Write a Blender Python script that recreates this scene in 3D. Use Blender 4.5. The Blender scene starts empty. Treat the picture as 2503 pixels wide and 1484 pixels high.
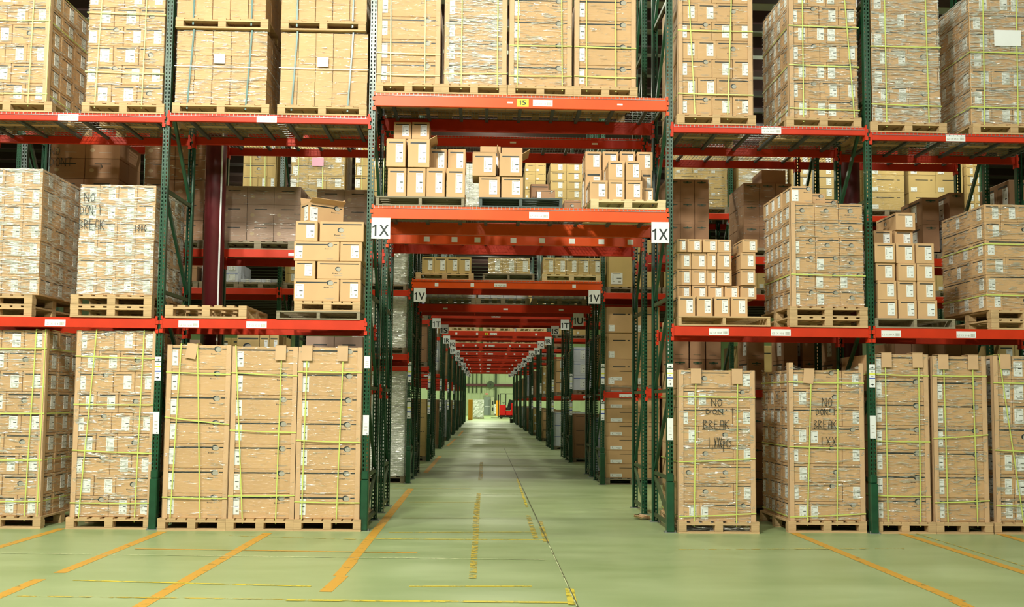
import bpy, bmesh, math, random
from mathutils import Vector, Matrix
random.seed(7)
SC = bpy.context.scene
COL = SC.collection
IW, IH = 2503, 1484
# ------------------------------------------------------------------ camera
CX, CD, CH, YAW, PIT, ROL, FPX, SY = 1.447, 11.975, 1.5936, .0288, .0684, .0093, 2350.0, 79.27
CP = Vector((CX, -CD, CH))
F_ = Vector((math.sin(YAW)*math.cos(PIT), math.cos(YAW)*math.cos(PIT), math.sin(PIT)))
R0 = Vector((math.cos(YAW), -math.sin(YAW), 0)); U0 = R0.cross(F_)
R_ = R0*math.cos(ROL)+U0*math.sin(ROL); U_ = U0*math.cos(ROL)-R0*math.sin(ROL)
cam = bpy.data.cameras.new('camera'); co = bpy.data.objects.new('camera', cam); COL.objects.link(co)
M = Matrix((R_, U_, -F_)).transposed().to_4x4(); M.translation = CP; co.matrix_world = M
cam.sensor_width = 36; cam.sensor_fit = 'HORIZONTAL'; cam.lens = 36*FPX/IW; cam.shift_y = SY/IW
cam.clip_end = 300; SC.camera = co
SC.view_settings.view_transform = 'Standard'; SC.view_settings.look = 'None'
SC.view_settings.gamma = 1; SC.view_settings.use_curve_mapping = False
SC.view_settings.exposure = -0.9
W_ = bpy.data.worlds.new('world'); SC.world = W_; W_.use_nodes = True
W_.node_tree.nodes['Background'].inputs[0].default_value = (.85, 1, .75, 1)
W_.node_tree.nodes['Background'].inputs[1].default_value = .02
SC.cycles.max_bounces = 8; SC.cycles.diffuse_bounces = 2; SC.cycles.transparent_max_bounces = 24
SC.cycles.sample_clamp_indirect = 6
LIT = (1.0, .98, .86)
def lamp(x, y, z, e, s=1.0, c=LIT, aim=None):
    l = bpy.data.lights.new('high_bay_light', 'AREA'); l.shape = 'DISK'; l.size = s; l.energy = e; l.color = c
    o = bpy.data.objects.new('high_bay_light', l); COL.objects.link(o); o.location = (x, y, z)
    if aim: o.rotation_euler = (Vector(aim)-Vector((x, y, z))).to_track_quat('-Z', 'Y').to_euler()
    return o
# added upward lamps that brighten the ceiling; no fixtures stand there
for y in (-10, -3, 5, 12, 19, 26, 33, 47, 61):
    for x in ((-7, 1.6, 10) if y < 27 else (1.6,)): lamp(x, y, 9.0, 75, .4, (1, 1, .85), aim=(x, y, 20))
# metal-halide high bays over the open floor in front of the racks
for x, y, e in ((-1.4, -9.0, 2050), (-7.5, -10.5, 1500), (-13, -13, 800), (8, -13, 880), (-1.5, -18, 900), (6, -19, 500)):
    lamp(x, y, 9.6, e, .9, aim=(x*.8+.35, 0, 3.6))
# high bays over the cross aisles between the rack rows
for k in range(10):
    for x in ((-6, 1.9, 9.6) if k < 2 else (1.9,)):
        lamp(x, 4.8+6.82*k, 9.3, (460 if x == 1.9 else 420) if k == 0 else 90 if k == 1 else 480 if k == 2 else 330, .45, (1, .98, .78))
for x, y in ((1.5, 72), (1.5, 84), (-6, 92), (8, 92)): lamp(x, y, 9.3, 2300, 1, (.95, 1, .72))

def ray(px, py): return F_ + R_*((px-IW/2)/FPX) - U_*((py-IH/2-SY)/FPX)
def at(px, py, Y):                      # pixel -> point on the plane y = Y
    d = ray(px, py); return CP + d*((Y+CD)/d.y)
def fl(px, py):                         # pixel -> point on the floor
    d = ray(px, py); return CP + d*(-CH/d.z)
def prj(p):
    v = Vector(p)-CP; z = v.dot(F_); return IW/2+FPX*v.dot(R_)/z, IH/2+SY-FPX*v.dot(U_)/z
# ------------------------------------------------------------------ materials
def mat(name, col, rough=.6, metal=0, spec=.5, noise=0, nscale=8, rnd=0, bump=0, stretch=(1, 1, 1), coat=0):
    m = bpy.data.materials.new(name); m.use_nodes = True; nt = m.node_tree; b = nt.nodes['Principled BSDF']
    b.inputs['Base Color'].default_value = (*col, 1); b.inputs['Roughness'].default_value = rough
    b.inputs['Metallic'].default_value = metal; b.inputs['Specular IOR Level'].default_value = spec
    if coat: b.inputs['Coat Weight'].default_value = coat
    tc = nt.nodes.new('ShaderNodeTexCoord'); mp = nt.nodes.new('ShaderNodeMapping'); mp.inputs['Scale'].default_value = stretch
    nt.links.new(tc.outputs['Object'], mp.inputs[0])
    nz = nt.nodes.new('ShaderNodeTexNoise'); nz.inputs['Scale'].default_value = nscale; nz.inputs['Detail'].default_value = 5
    nt.links.new(mp.outputs[0], nz.inputs['Vector'])
    if noise or rnd:
        hs = nt.nodes.new('ShaderNodeHueSaturation'); hs.inputs['Color'].default_value = (*col, 1)
        mr = nt.nodes.new('ShaderNodeMapRange'); mr.inputs['To Min'].default_value = 1-noise; mr.inputs['To Max'].default_value = 1+noise
        mr.inputs['From Min'].default_value = .3; mr.inputs['From Max'].default_value = .7
        nt.links.new(nz.outputs['Fac'], mr.inputs['Value']); last = mr.outputs[0]
        if rnd:
            oi = nt.nodes.new('ShaderNodeObjectInfo'); ge = nt.nodes.new('ShaderNodeNewGeometry')
            ad = nt.nodes.new('ShaderNodeMath'); ad.operation = 'ADD'
            nt.links.new(oi.outputs['Random'], ad.inputs[0]); nt.links.new(ge.outputs['Random Per Island'], ad.inputs[1])
            m2 = nt.nodes.new('ShaderNodeMapRange'); m2.inputs['From Max'].default_value = 2
            m2.inputs['To Min'].default_value = 1-rnd; m2.inputs['To Max'].default_value = 1+rnd
            nt.links.new(ad.outputs[0], m2.inputs['Value'])
            mu = nt.nodes.new('ShaderNodeMath'); mu.operation = 'MULTIPLY'
            nt.links.new(last, mu.inputs[0]); nt.links.new(m2.outputs[0], mu.inputs[1]); last = mu.outputs[0]
        nt.links.new(last, hs.inputs['Value']); nt.links.new(hs.outputs[0], b.inputs['Base Color'])
    if bump:
        bp = nt.nodes.new('ShaderNodeBump'); bp.inputs['Strength'].default_value = bump; bp.inputs['Distance'].default_value = .01
        nt.links.new(nz.outputs['Fac'], bp.inputs['Height']); nt.links.new(bp.outputs[0], b.inputs['Normal'])
    return m
CARD = mat('cardboard', (.61, .385, .19), .75, noise=.07, nscale=3, rnd=.10, bump=.1)
CARDY = mat('cardboard_yellow', (.60, .43, .17), .75, noise=.06, nscale=3, rnd=.10)
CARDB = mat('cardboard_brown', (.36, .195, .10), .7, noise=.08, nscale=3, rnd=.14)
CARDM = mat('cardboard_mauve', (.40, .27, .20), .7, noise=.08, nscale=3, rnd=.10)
WBOX = mat('white_carton', (.62, .66, .74), .6, noise=.05, rnd=.08)
BOARD = mat('corner_board_card', (.64, .42, .23), .7, noise=.06, nscale=4)
INK = mat('print_ink', (.018, .028, .026), .5)
INKG = mat('print_green', (.01, .06, .03), .5)
INKL = mat('print_grey', (.42, .40, .33), .5)
INKP = mat('print_pale', (.50, .37, .22), .6)
BLUE = mat('print_blue', (.03, .08, .45), .5)
PAPER = mat('label_paper', (.86, .90, .88), .45, noise=.02)
PINK = mat('pink_note', (.80, .42, .55), .6)
YELS = mat('yellow_sticker', (.82, .86, .04), .4)
WOOD = mat('pallet_wood', (.56, .38, .19), .8, noise=.16, nscale=6, rnd=.14, stretch=(.6, 3, 6), bump=.3)
WOODD = mat('old_pallet_wood', (.27, .23, .15), .85, noise=.2, nscale=6, rnd=.15, stretch=(.6, 3, 6), bump=.3)
WOODY = mat('pale_pallet_wood', (.72, .58, .32), .8, noise=.10, nscale=6, rnd=.08, stretch=(.6, 3, 6), bump=.2)
GREEN = mat('rack_green', (.012, .068, .030), .32, noise=.22, nscale=9, bump=.1)
OLIVE = mat('brace_olive', (.055, .085, .035), .45, noise=.2, nscale=8)
RED = mat('beam_red', (.60, .036, .007), .48, spec=.3, noise=.07, nscale=5)
ORANGE = mat('beam_orange', (.76, .085, .006), .42, spec=.35, noise=.07, nscale=5)
STEEL = mat('galvanised_wire', (.30, .33, .31), .4, .6)
CHAN = mat('channel_grey', (.09, .12, .12), .45, .3)
MAROON = mat('column_maroon', (.10, .010, .014), .4, noise=.1)
STRAP = mat('strap_plastic', (.60, .70, .17), .35)
STRAPB = mat('strap_teal', (.06, .17, .15), .35)
BLACK = mat('black_plastic', (.012, .014, .013), .4)
FORKR = mat('forklift_red', (.70, .01, .01), .35)
ORPLY = mat('orange_board', (.85, .38, .02), .6)
DOORG = mat('door_grey', (.30, .36, .33), .4)
GLAS = mat('mast_steel', (.05, .05, .05), .35, .7)
def film_mat(name, lo, hi, haze, slope, rough=.3, cover=.5, scale=(1.1, 1.1, 9), rot=.10):
    """clear film: thin gloss everywhere, thicker gathered folds (streaks) that mirror more light and are slightly milky"""
    m = bpy.data.materials.new(name); m.use_nodes = True; nt = m.node_tree; nt.nodes.clear()
    N = nt.nodes.new; L = nt.links.new
    out = N('ShaderNodeOutputMaterial'); tr = N('ShaderNodeBsdfTransparent'); gl = N('ShaderNodeBsdfGlossy'); df = N('ShaderNodeBsdfDiffuse')
    tr.inputs[0].default_value = (.985, .985, .97, 1); gl.inputs['Roughness'].default_value = rough; gl.inputs['Color'].default_value = (1, 1, .97, 1)
    df.inputs[0].default_value = (.85, .88, .8, 1)
    tc = N('ShaderNodeTexCoord'); oi = N('ShaderNodeObjectInfo'); mp = N('ShaderNodeMapping'); mp.inputs['Scale'].default_value = scale
    mp.inputs['Rotation'].default_value = (0, rot, 0); L(tc.outputs['Object'], mp.inputs[0])
    mo = N('ShaderNodeMath'); mo.operation = 'MULTIPLY'; mo.inputs[1].default_value = 40; L(oi.outputs['Random'], mo.inputs[0])
    def noise(sc, det, dist, w=True):
        n = N('ShaderNodeTexNoise'); n.noise_dimensions = '4D'; n.inputs['Scale'].default_value = sc; n.inputs['Detail'].default_value = det
        n.inputs['Roughness'].default_value = .5; n.inputs['Distortion'].default_value = dist; L(mp.outputs[0], n.inputs['Vector']); L(mo.outputs[0], n.inputs['W']); return n
    hgt = noise(2.6, 2, 1.2)
    bp = N('ShaderNodeBump'); bp.inputs['Strength'].default_value = 1; bp.inputs['Distance'].default_value = slope
    L(hgt.outputs['Fac'], bp.inputs['Height']); L(bp.outputs[0], gl.inputs['Normal'])
    st = noise(3.4, 3, 1.6)
    mr = N('ShaderNodeMapRange'); mr.inputs['From Min'].default_value = 1-cover-.02; mr.inputs['From Max'].default_value = 1-cover+.10
    mr.inputs['To Min'].default_value = lo; mr.inputs['To Max'].default_value = hi; L(st.outputs['Fac'], mr.inputs['Value'])
    mx = N('ShaderNodeMixShader'); L(mr.outputs[0], mx.inputs[0]); L(tr.outputs[0], mx.inputs[1]); L(gl.outputs[0], mx.inputs[2])
    hz = N('ShaderNodeMath'); hz.operation = 'MULTIPLY'; hz.inputs[1].default_value = haze; L(mr.outputs[0], hz.inputs[0])
    m2 = N('ShaderNodeMixShader'); L(hz.outputs[0], m2.inputs[0]); L(mx.outputs[0], m2.inputs[1]); L(df.outputs[0], m2.inputs[2])
    L(m2.outputs[0], out.inputs['Surface']); return m
FILM = film_mat('stretch_film', .04, .62, .34, .10, .30, .46)
FILMH = film_mat('stretch_film_heavy', .10, .74, .48, .10, .34, .50)
FILML = film_mat('stretch_film_light', .03, .62, .18, .10, .28, .39)
SILV = mat('white_wrap', (.74, .77, .72), .25, noise=.3, nscale=3.5, bump=1.0, coat=.8)
for _n in SILV.node_tree.nodes:
    if _n.type == 'BUMP': _n.inputs['Distance'].default_value = .09
# ------------------------------------------------------------------ mesh builder
class MB:
    def __init__(s): s.v = []; s.f = []; s.m = []; s.mats = []
    def mi(s, m):
        if m not in s.mats: s.mats.append(m)
        return s.mats.index(m)
    def add(s, vs, fs, m):
        o = len(s.v); k = s.mi(m); s.v += [tuple(v) for v in vs]
        for f in fs: s.f.append([o+i for i in f]); s.m.append(k)
    def box(s, x0, x1, y0, y1, z0, z1, m, c=0):
        if c:
            s.cbox(x0, x1, y0, y1, z0, z1, m, c); return
        s.add([(x0, y0, z0), (x1, y0, z0), (x1, y1, z0), (x0, y1, z0), (x0, y0, z1), (x1, y0, z1), (x1, y1, z1), (x0, y1, z1)],
              [(0, 3, 2, 1), (4, 5, 6, 7), (0, 1, 5, 4), (1, 2, 6, 5), (2, 3, 7, 6), (3, 0, 4, 7)], m)
    def cbox(s, x0, x1, y0, y1, z0, z1, m, c):
        v = []; ids = {}
        for i, (X, sx) in enumerate(((x0, 1), (x1, -1))):
            for j, (Y, sy) in enumerate(((y0, 1), (y1, -1))):
                for k, (Z, sz) in enumerate(((z0, 1), (z1, -1))):
                    for a in range(3):
                        p = [X+sx*c, Y+sy*c, Z+sz*c]; p[a] = (X, Y, Z)[a]; ids[i, j, k, a] = len(v); v.append(p)
        q = lambda a, *t: tuple(ids[(*u, a)] for u in t)
        f = [q(0, (0, 0, 0), (0, 0, 1), (0, 1, 1), (0, 1, 0)), q(0, (1, 0, 0), (1, 1, 0), (1, 1, 1), (1, 0, 1)),
             q(1, (0, 0, 0), (1, 0, 0), (1, 0, 1), (0, 0, 1)), q(1, (0, 1, 0), (0, 1, 1), (1, 1, 1), (1, 1, 0)),
             q(2, (0, 0, 0), (0, 1, 0), (1, 1, 0), (1, 0, 0)), q(2, (0, 0, 1), (1, 0, 1), (1, 1, 1), (0, 1, 1))]
        for i in (0, 1):
            for j in (0, 1):
                f.append((ids[i, j, 0, 0], ids[i, j, 1, 0], ids[i, j, 1, 1], ids[i, j, 0, 1]))
                f.append((ids[i, 0, j, 0], ids[i, 1, j, 0], ids[i, 1, j, 2], ids[i, 0, j, 2]))
                f.append((ids[0, i, j, 1], ids[1, i, j, 1], ids[1, i, j, 2], ids[0, i, j, 2]))
                for k in (0, 1): f.append((ids[i, j, k, 0], ids[i, j, k, 1], ids[i, j, k, 2]))
        s.add(v, f, m)
    def bar(s, a, b, w, t, m, up=(0, 0, 1)):       # rectangular bar from a to b
        a = Vector(a); b = Vector(b); d = (b-a).normalized(); u = Vector(up)
        if abs(d.dot(u)) > .95: u = Vector((0, 1, 0))
        n = d.cross(u).normalized(); q = n.cross(d).normalized(); vs = []
        for p in (a, b):
            for i, j in ((-1, -1), (1, -1), (1, 1), (-1, 1)): vs.append(p+n*(i*w/2)+q*(j*t/2))
        s.add(vs, [(0, 1, 2, 3), (7, 6, 5, 4), (0, 4, 5, 1), (1, 5, 6, 2), (2, 6, 7, 3), (3, 7, 4, 0)], m)
    def cyl(s, a, b, r, m, n=14, r2=None):
        a = Vector(a); b = Vector(b); d = (b-a).normalized(); u = Vector((0, 0, 1)) if abs(d.z) < .9 else Vector((1, 0, 0))
        e = d.cross(u).normalized(); g = d.cross(e); r2 = r if r2 is None else r2; vs = []
        for p, q in ((a, r), (b, r2)):
            for i in range(n): t = 2*math.pi*i/n; vs.append(p+e*(q*math.cos(t))+g*(q*math.sin(t)))
        s.add(vs, [(i, (i+1) % n, n+(i+1) % n, n+i) for i in range(n)]+[tuple(range(n-1, -1, -1)), tuple(range(n, 2*n))], m)
    def mesh(s, name):
        me = bpy.data.meshes.new(name); me.from_pydata(s.v, [], s.f)
        for m in s.mats: me.materials.append(m)
        me.polygons.foreach_set('material_index', s.m)
        bm = bmesh.new(); bm.from_mesh(me); bmesh.ops.recalc_face_normals(bm, faces=[f for f in bm.faces if len(bm.faces) < 60000]); bm.to_mesh(me); bm.free()
        me.update(); return me
def link(name, data, parent=None, loc=None):
    o = bpy.data.objects.new(name, data); COL.objects.link(o)
    if parent: o.parent = parent
    if loc: o.location = loc
    return o
def tag(o, label=None, cat=None, group=None, kind=None):
    if label: o['label'] = label
    if cat: o['category'] = cat
    if group: o['group'] = group
    if kind: o['kind'] = kind
    return o
def ob(name, mb, parent=None, loc=None): return link(name, mb.mesh(name), parent, loc)
def copytree(o, parent=None):
    c = o.copy(); COL.objects.link(c)
    if parent: c.parent = parent
    for ch in list(o.children): copytree(ch, c)
    return c
_T = {}
def text(s):
    if s in _T: return _T[s]
    cu = bpy.data.curves.new('t', 'FONT'); cu.body = s; cu.size = 1; cu.resolution_u = 2; cu.offset = .018
    o = bpy.data.objects.new('t', cu); COL.objects.link(o); bpy.context.view_layer.update()
    me = o.evaluated_get(bpy.context.evaluated_depsgraph_get()).to_mesh()
    vs = [tuple(v.co) for v in me.vertices]; fs = [tuple(p.vertices) for p in me.polygons]
    o.evaluated_get(bpy.context.evaluated_depsgraph_get()).to_mesh_clear()
    bpy.data.objects.remove(o); bpy.data.curves.remove(cu)
    x0 = min(v[0] for v in vs); x1 = max(v[0] for v in vs); y0 = min(v[1] for v in vs); y1 = max(v[1] for v in vs)
    _T[s] = ([((v[0]-x0)/(x1-x0), (v[1]-y0)/(y1-y0)) for v in vs], fs, (x1-x0)/(y1-y0)); return _T[s]
def maper(side, w, d, e=.0015):
    if side == 'F': return (lambda u, v, k=1: (-w/2+u, -d/2-e*k, v)), w
    if side == 'R': return (lambda u, v, k=1: (w/2+e*k, -d/2+u, v)), d
    return (lambda u, v, k=1: (-w/2-e*k, d/2-u, v)), d
def pq(mb, P, u0, u1, v0, v1, m, k=1): mb.add([P(u0, v0, k), P(u1, v0, k), P(u1, v1, k), P(u0, v1, k)], [(0, 1, 2, 3)], m)
def ptext(mb, P, s, u0, u1, v0, v1, m, k=1):
    if s[0] == '1' and len(s) == 2 and s != '1W':      # a flagged 1, then the second character
        W1 = (u1-u0)
        for q in ([(.14, 0), (.25, 0), (.25, 1), (.16, 1), (.14, .9)], [(.0, .70), (.14, .78), (.20, 1), (.14, .95), (.0, .84)]):
            mb.add([P(u0+W1*a, v0+(v1-v0)*b, k) for a, b in q], [tuple(range(5))], m)
        s = s[1]; u0 = u0+W1*.40
    vs, fs, _ = text(s); mb.add([P(u0+(u1-u0)*a, v0+(v1-v0)*b, k) for a, b in vs], fs, m)
def disc(mb, P, cu, cv, r, m, k=1, n=20):
    mb.add([P(cu+r*math.cos(2*math.pi*i/n), cv+.82*r*math.sin(2*math.pi*i/n), k) for i in range(n)], [tuple(range(n))], m)
def logo(mb, P, cu, cv, r, bare=False):
    disc(mb, P, cu-.1*r, cv+.03*r, r, INK, 2); disc(mb, P, cu+.18*r, cv-.10*r, r*.84, INKL, 3)
def design(mb, P, W, h, t, detail=1):
    if t == 'E':
        pq(mb, P, .12*W, .86*W, .835*h, .885*h, INK)
    elif t in 'SW':
        c = .80*W; r = .14*h
        pq(mb, P, .05*W, c-r*1.1, .825*h, .882*h, INK); pq(mb, P, c+r*1.2, min(.95*W, c+r*2.6), .83*h, .875*h, INK)
        if detail:
            logo(mb, P, c, .84*h, r)
            ptext(mb, P, 'Even', c-2.0*r, c-.4*r, .61*h, .665*h, INK); ptext(mb, P, 'flo', c-.2*r, c+1.0*r, .61*h, .67*h, INKL)
            pq(mb, P, c-1.8*r, c+1.5*r, .135*h, .15*h, INKL); pq(mb, P, c-1.2*r, c+1.0*r, .10*h, .112*h, INKL)
    elif t == 'G':
        pq(mb, P, .06*W, .95*W, .83*h, .885*h, INK)
        if detail:
            logo(mb, P, .48*W, .57*h, .15*h)
            a = .48*W; ptext(mb, P, 'Even', a-.32*h, a-.03*h, .29*h, .36*h, INK); ptext(mb, P, 'flo', a, a+.24*h, .29*h, .365*h, INKL)
            pq(mb, P, a-.26*h, a+.26*h, .20*h, .215*h, INKL); pq(mb, P, a-.2*h, a+.2*h, .17*h, .18*h, INKL)
    elif t == 'K':
        c = INKG if W < .33 else INK
        pq(mb, P, .2*W, .8*W, .86*h, .895*h, c)
        if detail: disc(mb, P, .5*W, .878*h, .05*h, c, 2); pq(mb, P, .3*W, .7*W, .81*h, .82*h, c); pq(mb, P, .22*W, .7*W, .14*h, .15*h, INKG)
    elif t == 'D':
        pq(mb, P, .28*W, .75*W, .72*h, .765*h, INK)
        if detail: disc(mb, P, .2*W, .42*h, .12*h, INKP, 1); pq(mb, P, .4*W, .75*W, .3*h, .315*h, INKL)
    elif t == 'H':
        pq(mb, P, .25*W, .72*W, .70*h, .735*h, INK); pq(mb, P, .80*W, .88*W, .70*h, .735*h, INK)
    elif t == 'B':
        pq(mb, P, 0, W, .80*h, .84*h, BLUE)
def paper(mb, P, W, h, t):
    if t in ('E', 'B'): u0, u1, v0, v1 = .49*W, .86*W, .16*h, .81*h
    elif t == 'S': u0, u1, v0, v1 = .03*W, .03*W+.38*h, .12*h, .77*h
    elif t == 'W': u0, u1, v0, v1 = .015*W, .015*W+.36*h, .16*h, .80*h
    elif t == 'H': u0, u1, v0, v1 = .08*W, .08*W+.22*W, .06*h, .30*h
    elif t == 'D': return False
    else: return False
    if t == 'E': u1 = min(u1, u0+.46*h)
    mb.add([P(u0, v0, 0), P(u1, v0, 0), P(u1, v1, 0), P(u0, v1, 0), P(u0, v0, 3), P(u1, v0, 3), P(u1, v1, 3), P(u0, v1, 3)],
           [(4, 5, 6, 7), (0, 1, 5, 4), (1, 2, 6, 5), (2, 3, 7, 6), (3, 0, 4, 7)], PAPER)
    a = u1-u0; b = v1-v0
    pq(mb, P, u0+.15*a, u0+.8*a, v0+.90*b, v0+.93*b, INKL, 4); pq(mb, P, u0+.5*a, u0+.9*a, v0+.50*b, v0+.55*b, INK, 4)
    pq(mb, P, u0+.62*a, u0+.85*a, v0+.16*b, v0+.27*b, INKL, 4); pq(mb, P, u0+.15*a, u0+.3*a, v0+.2*b, v0+.25*b, INKL, 4)
    pq(mb, P, u0+.15*a, u0+.2*a, v0+.35*b, v0+.8*b, INKL, 4)
    return True
_CM = {}
def carton_mesh(w, d, h, F, side, sf, m, detail=1):
    key = (round(w, 2), round(d, 2), round(h, 2), F, side, sf, m.name, detail)
    if key in _CM: return _CM[key]
    w, d, h = key[:3]; mb = MB(); mb.box(-w/2, w/2, -d/2, d/2, 0, h, m, .006)
    P, _ = maper('F', w, d); design(mb, P, w, h, F, detail)
    if side:
        Q, SW_ = maper(side, w, d); design(mb, Q, SW_, h, sf, detail)
    body = mb.mesh('carton'); labs = []
    lb = MB()
    if paper(lb, P, w, h, F): labs.append(lb.mesh('shipping_label'))
    if side:
        lb = MB()
        if paper(lb, Q, SW_, h, sf): labs.append(lb.mesh('shipping_label'))
    _CM[key] = (body, labs, key); return _CM[key]
CART = []     # every carton: registered first, built at the end (largest 300 of a kind one by one)
def carton(x0, x1, y0, d, z0, h, F='E', side=None, sf='E', m=None, kind='carton', label='', group='', rot=0, core=False):
    CART.append(dict(x=(x0+x1)/2, y=y0+d/2, z=z0, w=x1-x0, d=d, h=h, F=F, side=side, sf=sf, m=m or CARD, kind=kind, label=label, group=group, rot=rot, core=core))
ORD = ['bottom', 'second', 'third', 'fourth', 'fifth', 'sixth', 'seventh', 'eighth', 'ninth', 'tenth', 'eleventh', 'twelfth']
def lay(i, n): return 'bottom layer' if i == 0 else ('top layer' if i == n-1 else ORD[i]+' layer up')
def pos(j, n):
    if n == 1: return ''
    return ('leftmost' if j == 0 else 'rightmost' if j == n-1 else 'middle' if n == 3 else ORD[j]+' from left') + ','
KW = {'carton': 'tan carton', 'wide_carton': 'wide tan carton', 'plain_carton': 'plain tan carton', 'brown_carton': 'brown carton', 'white_carton': 'white carton', 'tall_carton': 'big yellowish carton'}
def parse(r):
    o = []; u = 0; ts = r.split()
    ws = [float(t[1:]) if len(t) > 1 else 1 for t in ts]; s = sum(ws)
    for t, w in zip(ts, ws): o.append((t[0], u/s, (u+w)/s)); u += w
    return o
def stack(desc, X0, X1, Z0, Z1, Y, depth, n, rows, side=None, srows=('E E E',), fd=.36, m=None, kind='carton', fill=True, lean=0, jit=.004):
    """rectangular load of cartons; rows are patterns from the bottom layer up"""
    h = (Z1-Z0)/n; g = 'cartons on '+desc
    for i in range(n):
        r = parse(rows[i % len(rows)]); z = Z0+i*h; dx = lean*i
        jx = random.uniform(-jit, jit)
        for j, (t, a, b) in enumerate(r):
            e = side if ((side == 'R' and j == len(r)-1) or (side == 'L' and j == 0)) else None
            st = parse(srows[i % len(srows)])[0][0]
            carton(X0+(X1-X0)*a+.003+dx+jx, X0+(X1-X0)*b-.003+dx+jx, Y+random.uniform(0, .008), fd-.006, z, h-.003, t, e, st, m, kind,
                   f"{KW[kind]}, {lay(i, n)}, {pos(j, len(r))} on {desc}".replace(', ,', ',').replace(',,', ','), g)
        if side:
            s = parse(srows[i % len(srows)])[1:]; nn = len(s); cw = .4
            for j in range(nn):
                y0 = Y+fd+(depth-fd)*j/nn; y1 = Y+fd+(depth-fd)*(j+1)/nn
                xa, xb = (X1-cw, X1) if side == 'R' else (X0, X0+cw)
                nm = ['just behind', 'second behind', 'third behind', 'fourth behind', 'fifth behind', 'sixth behind'][j]
                carton(xa+.003+dx, xb-.003+dx, y0+.003, y1-y0-.006, z, h-.003, 'P', side, s[j][0], m, kind,
                       f"{KW[kind]}, {lay(i, n)}, {nm} {'right' if side == 'R' else 'left'} corner, {desc}", g)
        if fill:
            xa = X0 if side != 'L' else X0+.4; xb = X1 if side != 'R' else X1-.4
            for q in (0, 1): carton(xa+(xb-xa)*q/2+.004, xa+(xb-xa)*(q+1)/2-.004, Y+fd+.004, depth-fd-.01, z, h-.004, 'P', None, 'P', m, kind, core=True)
_PM = {}
def pallet(desc, X0, X1, Y, depth, z0, h=.144, style='block', m=WOOD, group=None, parts=True, label=None):
    w = round(X1-X0, 2); h = round(h, 3); depth = round(depth, 2); key = (w, depth, h, style, m.name)
    if key not in _PM:
        t = MB(); t_ = h*.15
        if style == 'block':
            for j in range(3):
                y = -depth/2+(depth-.1)*j/2; t.box(-w/2, w/2, y, y+.1, h-2*t_, h-t_, m)
            for j in range(7):
                x = -w/2+(w-.1)*j/6; t.box(x, x+.1, -depth/2, depth/2, h-t_+.0005, h, m)
        else:
            for j in range(8):
                y = -depth/2+(depth-.09)*j/7; t.box(-w/2, w/2, y, y+.09, h-t_, h, m)
        bl = MB(); tt = h-2*t_ if style == 'block' else h-t_
        if style == 'block': bl.box(-.05, .05, 0, .12, t_, tt, m, .004)
        else: bl.box(-.02, .02, 0, depth-.01, t_, tt, m)
        bb = MB(); bb.box(-w/2, w/2, 0, .1, 0, t_, m)
        _PM[key] = (t.mesh('top_deck'), bl.mesh('block' if style == 'block' else 'stringer'), bb.mesh('bottom_board'))
    t, bl, bb = _PM[key]
    r = link('pallet', None, None, ((X0+X1)/2, Y+depth/2, z0)); r.empty_display_size = .1
    tag(r, label or f"wooden pallet under {desc}", 'pallet', group or 'wooden pallets')
    link('top_deck', t, r)
    for i in range(3):
        for j in range(3 if style == 'block' else 1):
            x = (-w/2+(.05 if style == 'block' else .02))+(w-(.1 if style == 'block' else .04))*i/2
            y = -depth/2+(depth-.12)*j/2 if style == 'block' else -depth/2+.005
            link('block' if style == 'block' else 'stringer', bl, r, (x, y, 0))
    for j in range(3): link('bottom_board', bb, r, (0, -depth/2+(depth-.1)*j/2, 0))
    return r
def strapv(desc, which, x0, x1, Y, z0, z1, depth, m=STRAP, w=.014, sag=0):
    mb = MB(); e = .02; pts = [(x0, Y-e, z0), (x0+(x1-x0)*.33+sag, Y-e-.004, z0+(z1-z0)*.33), (x0+(x1-x0)*.66-sag*.6, Y-e, z0+(z1-z0)*.66), (x1, Y-e, z1+.012), (x1, Y+depth+.02, z1+.012)]
    for a, b in zip(pts, pts[1:]): mb.bar(a, b, w, .003, m, up=(0, 1, 0) if a[1] == b[1] or abs(a[1]-b[1]) < .05 else (0, 0, 1))
    tag(ob('strapping_band', mb), f"{'dark teal' if m is STRAPB else 'yellow-green'} upright strap, {which}, on {desc}", 'strap', 'upright straps on loads')
def straph(desc, which, X0, X1, Y, z0, z1, depth, m=STRAP, w=.014):
    mb = MB(); e = .022; xs = (X0+X1)/2
    pts = [(X0-.012, Y+depth, z0), (X0-.012, Y-e, z0), (xs, Y-e-.004, (z0+z1)/2-.004), (X1+.012, Y-e, z1), (X1+.012, Y+depth, z1)]
    for a, b in zip(pts, pts[1:]): mb.bar(a, b, .003, w, m)
    tag(ob('strapping_band', mb), f"yellow-green level strap, {which}, around {desc}", 'strap', 'level straps around loads')
def cboard(desc, X, sgn, Y, z0, z1, w=.062):
    mb = MB(); a = X if sgn > 0 else X-w; t = .006
    mb.box(X-(.008 if sgn > 0 else w-.008), X+(w-.008 if sgn > 0 else .008), Y-.012, Y-.012+t, z0, z1, BOARD)
    xx = X-.010 if sgn > 0 else X+.004
    mb.box(xx, xx+t, Y-.012, Y+.05, z0, z1, BOARD)
    tag(ob('corner_board', mb), f"long cardboard edge board at {'left' if sgn > 0 else 'right'} front corner of {desc}", 'corner board', 'edge boards on load corners')
def pad(desc, which, x, Y, z, w=.13, h=.17, tilt=0):
    mb = MB(); mb.bar((x-tilt, Y-.028, z-h), (x, Y-.024, z+.014), w, .005, BOARD, up=(0, 1, 0)); mb.box(x-w/2, x+w/2, Y-.03, Y+.14, z+.015, z+.020, BOARD)
    tag(ob('strap_pad', mb), f"folded cardboard pad under {which} strap on top of {desc}", 'pad', 'cardboard pads under straps')
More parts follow.
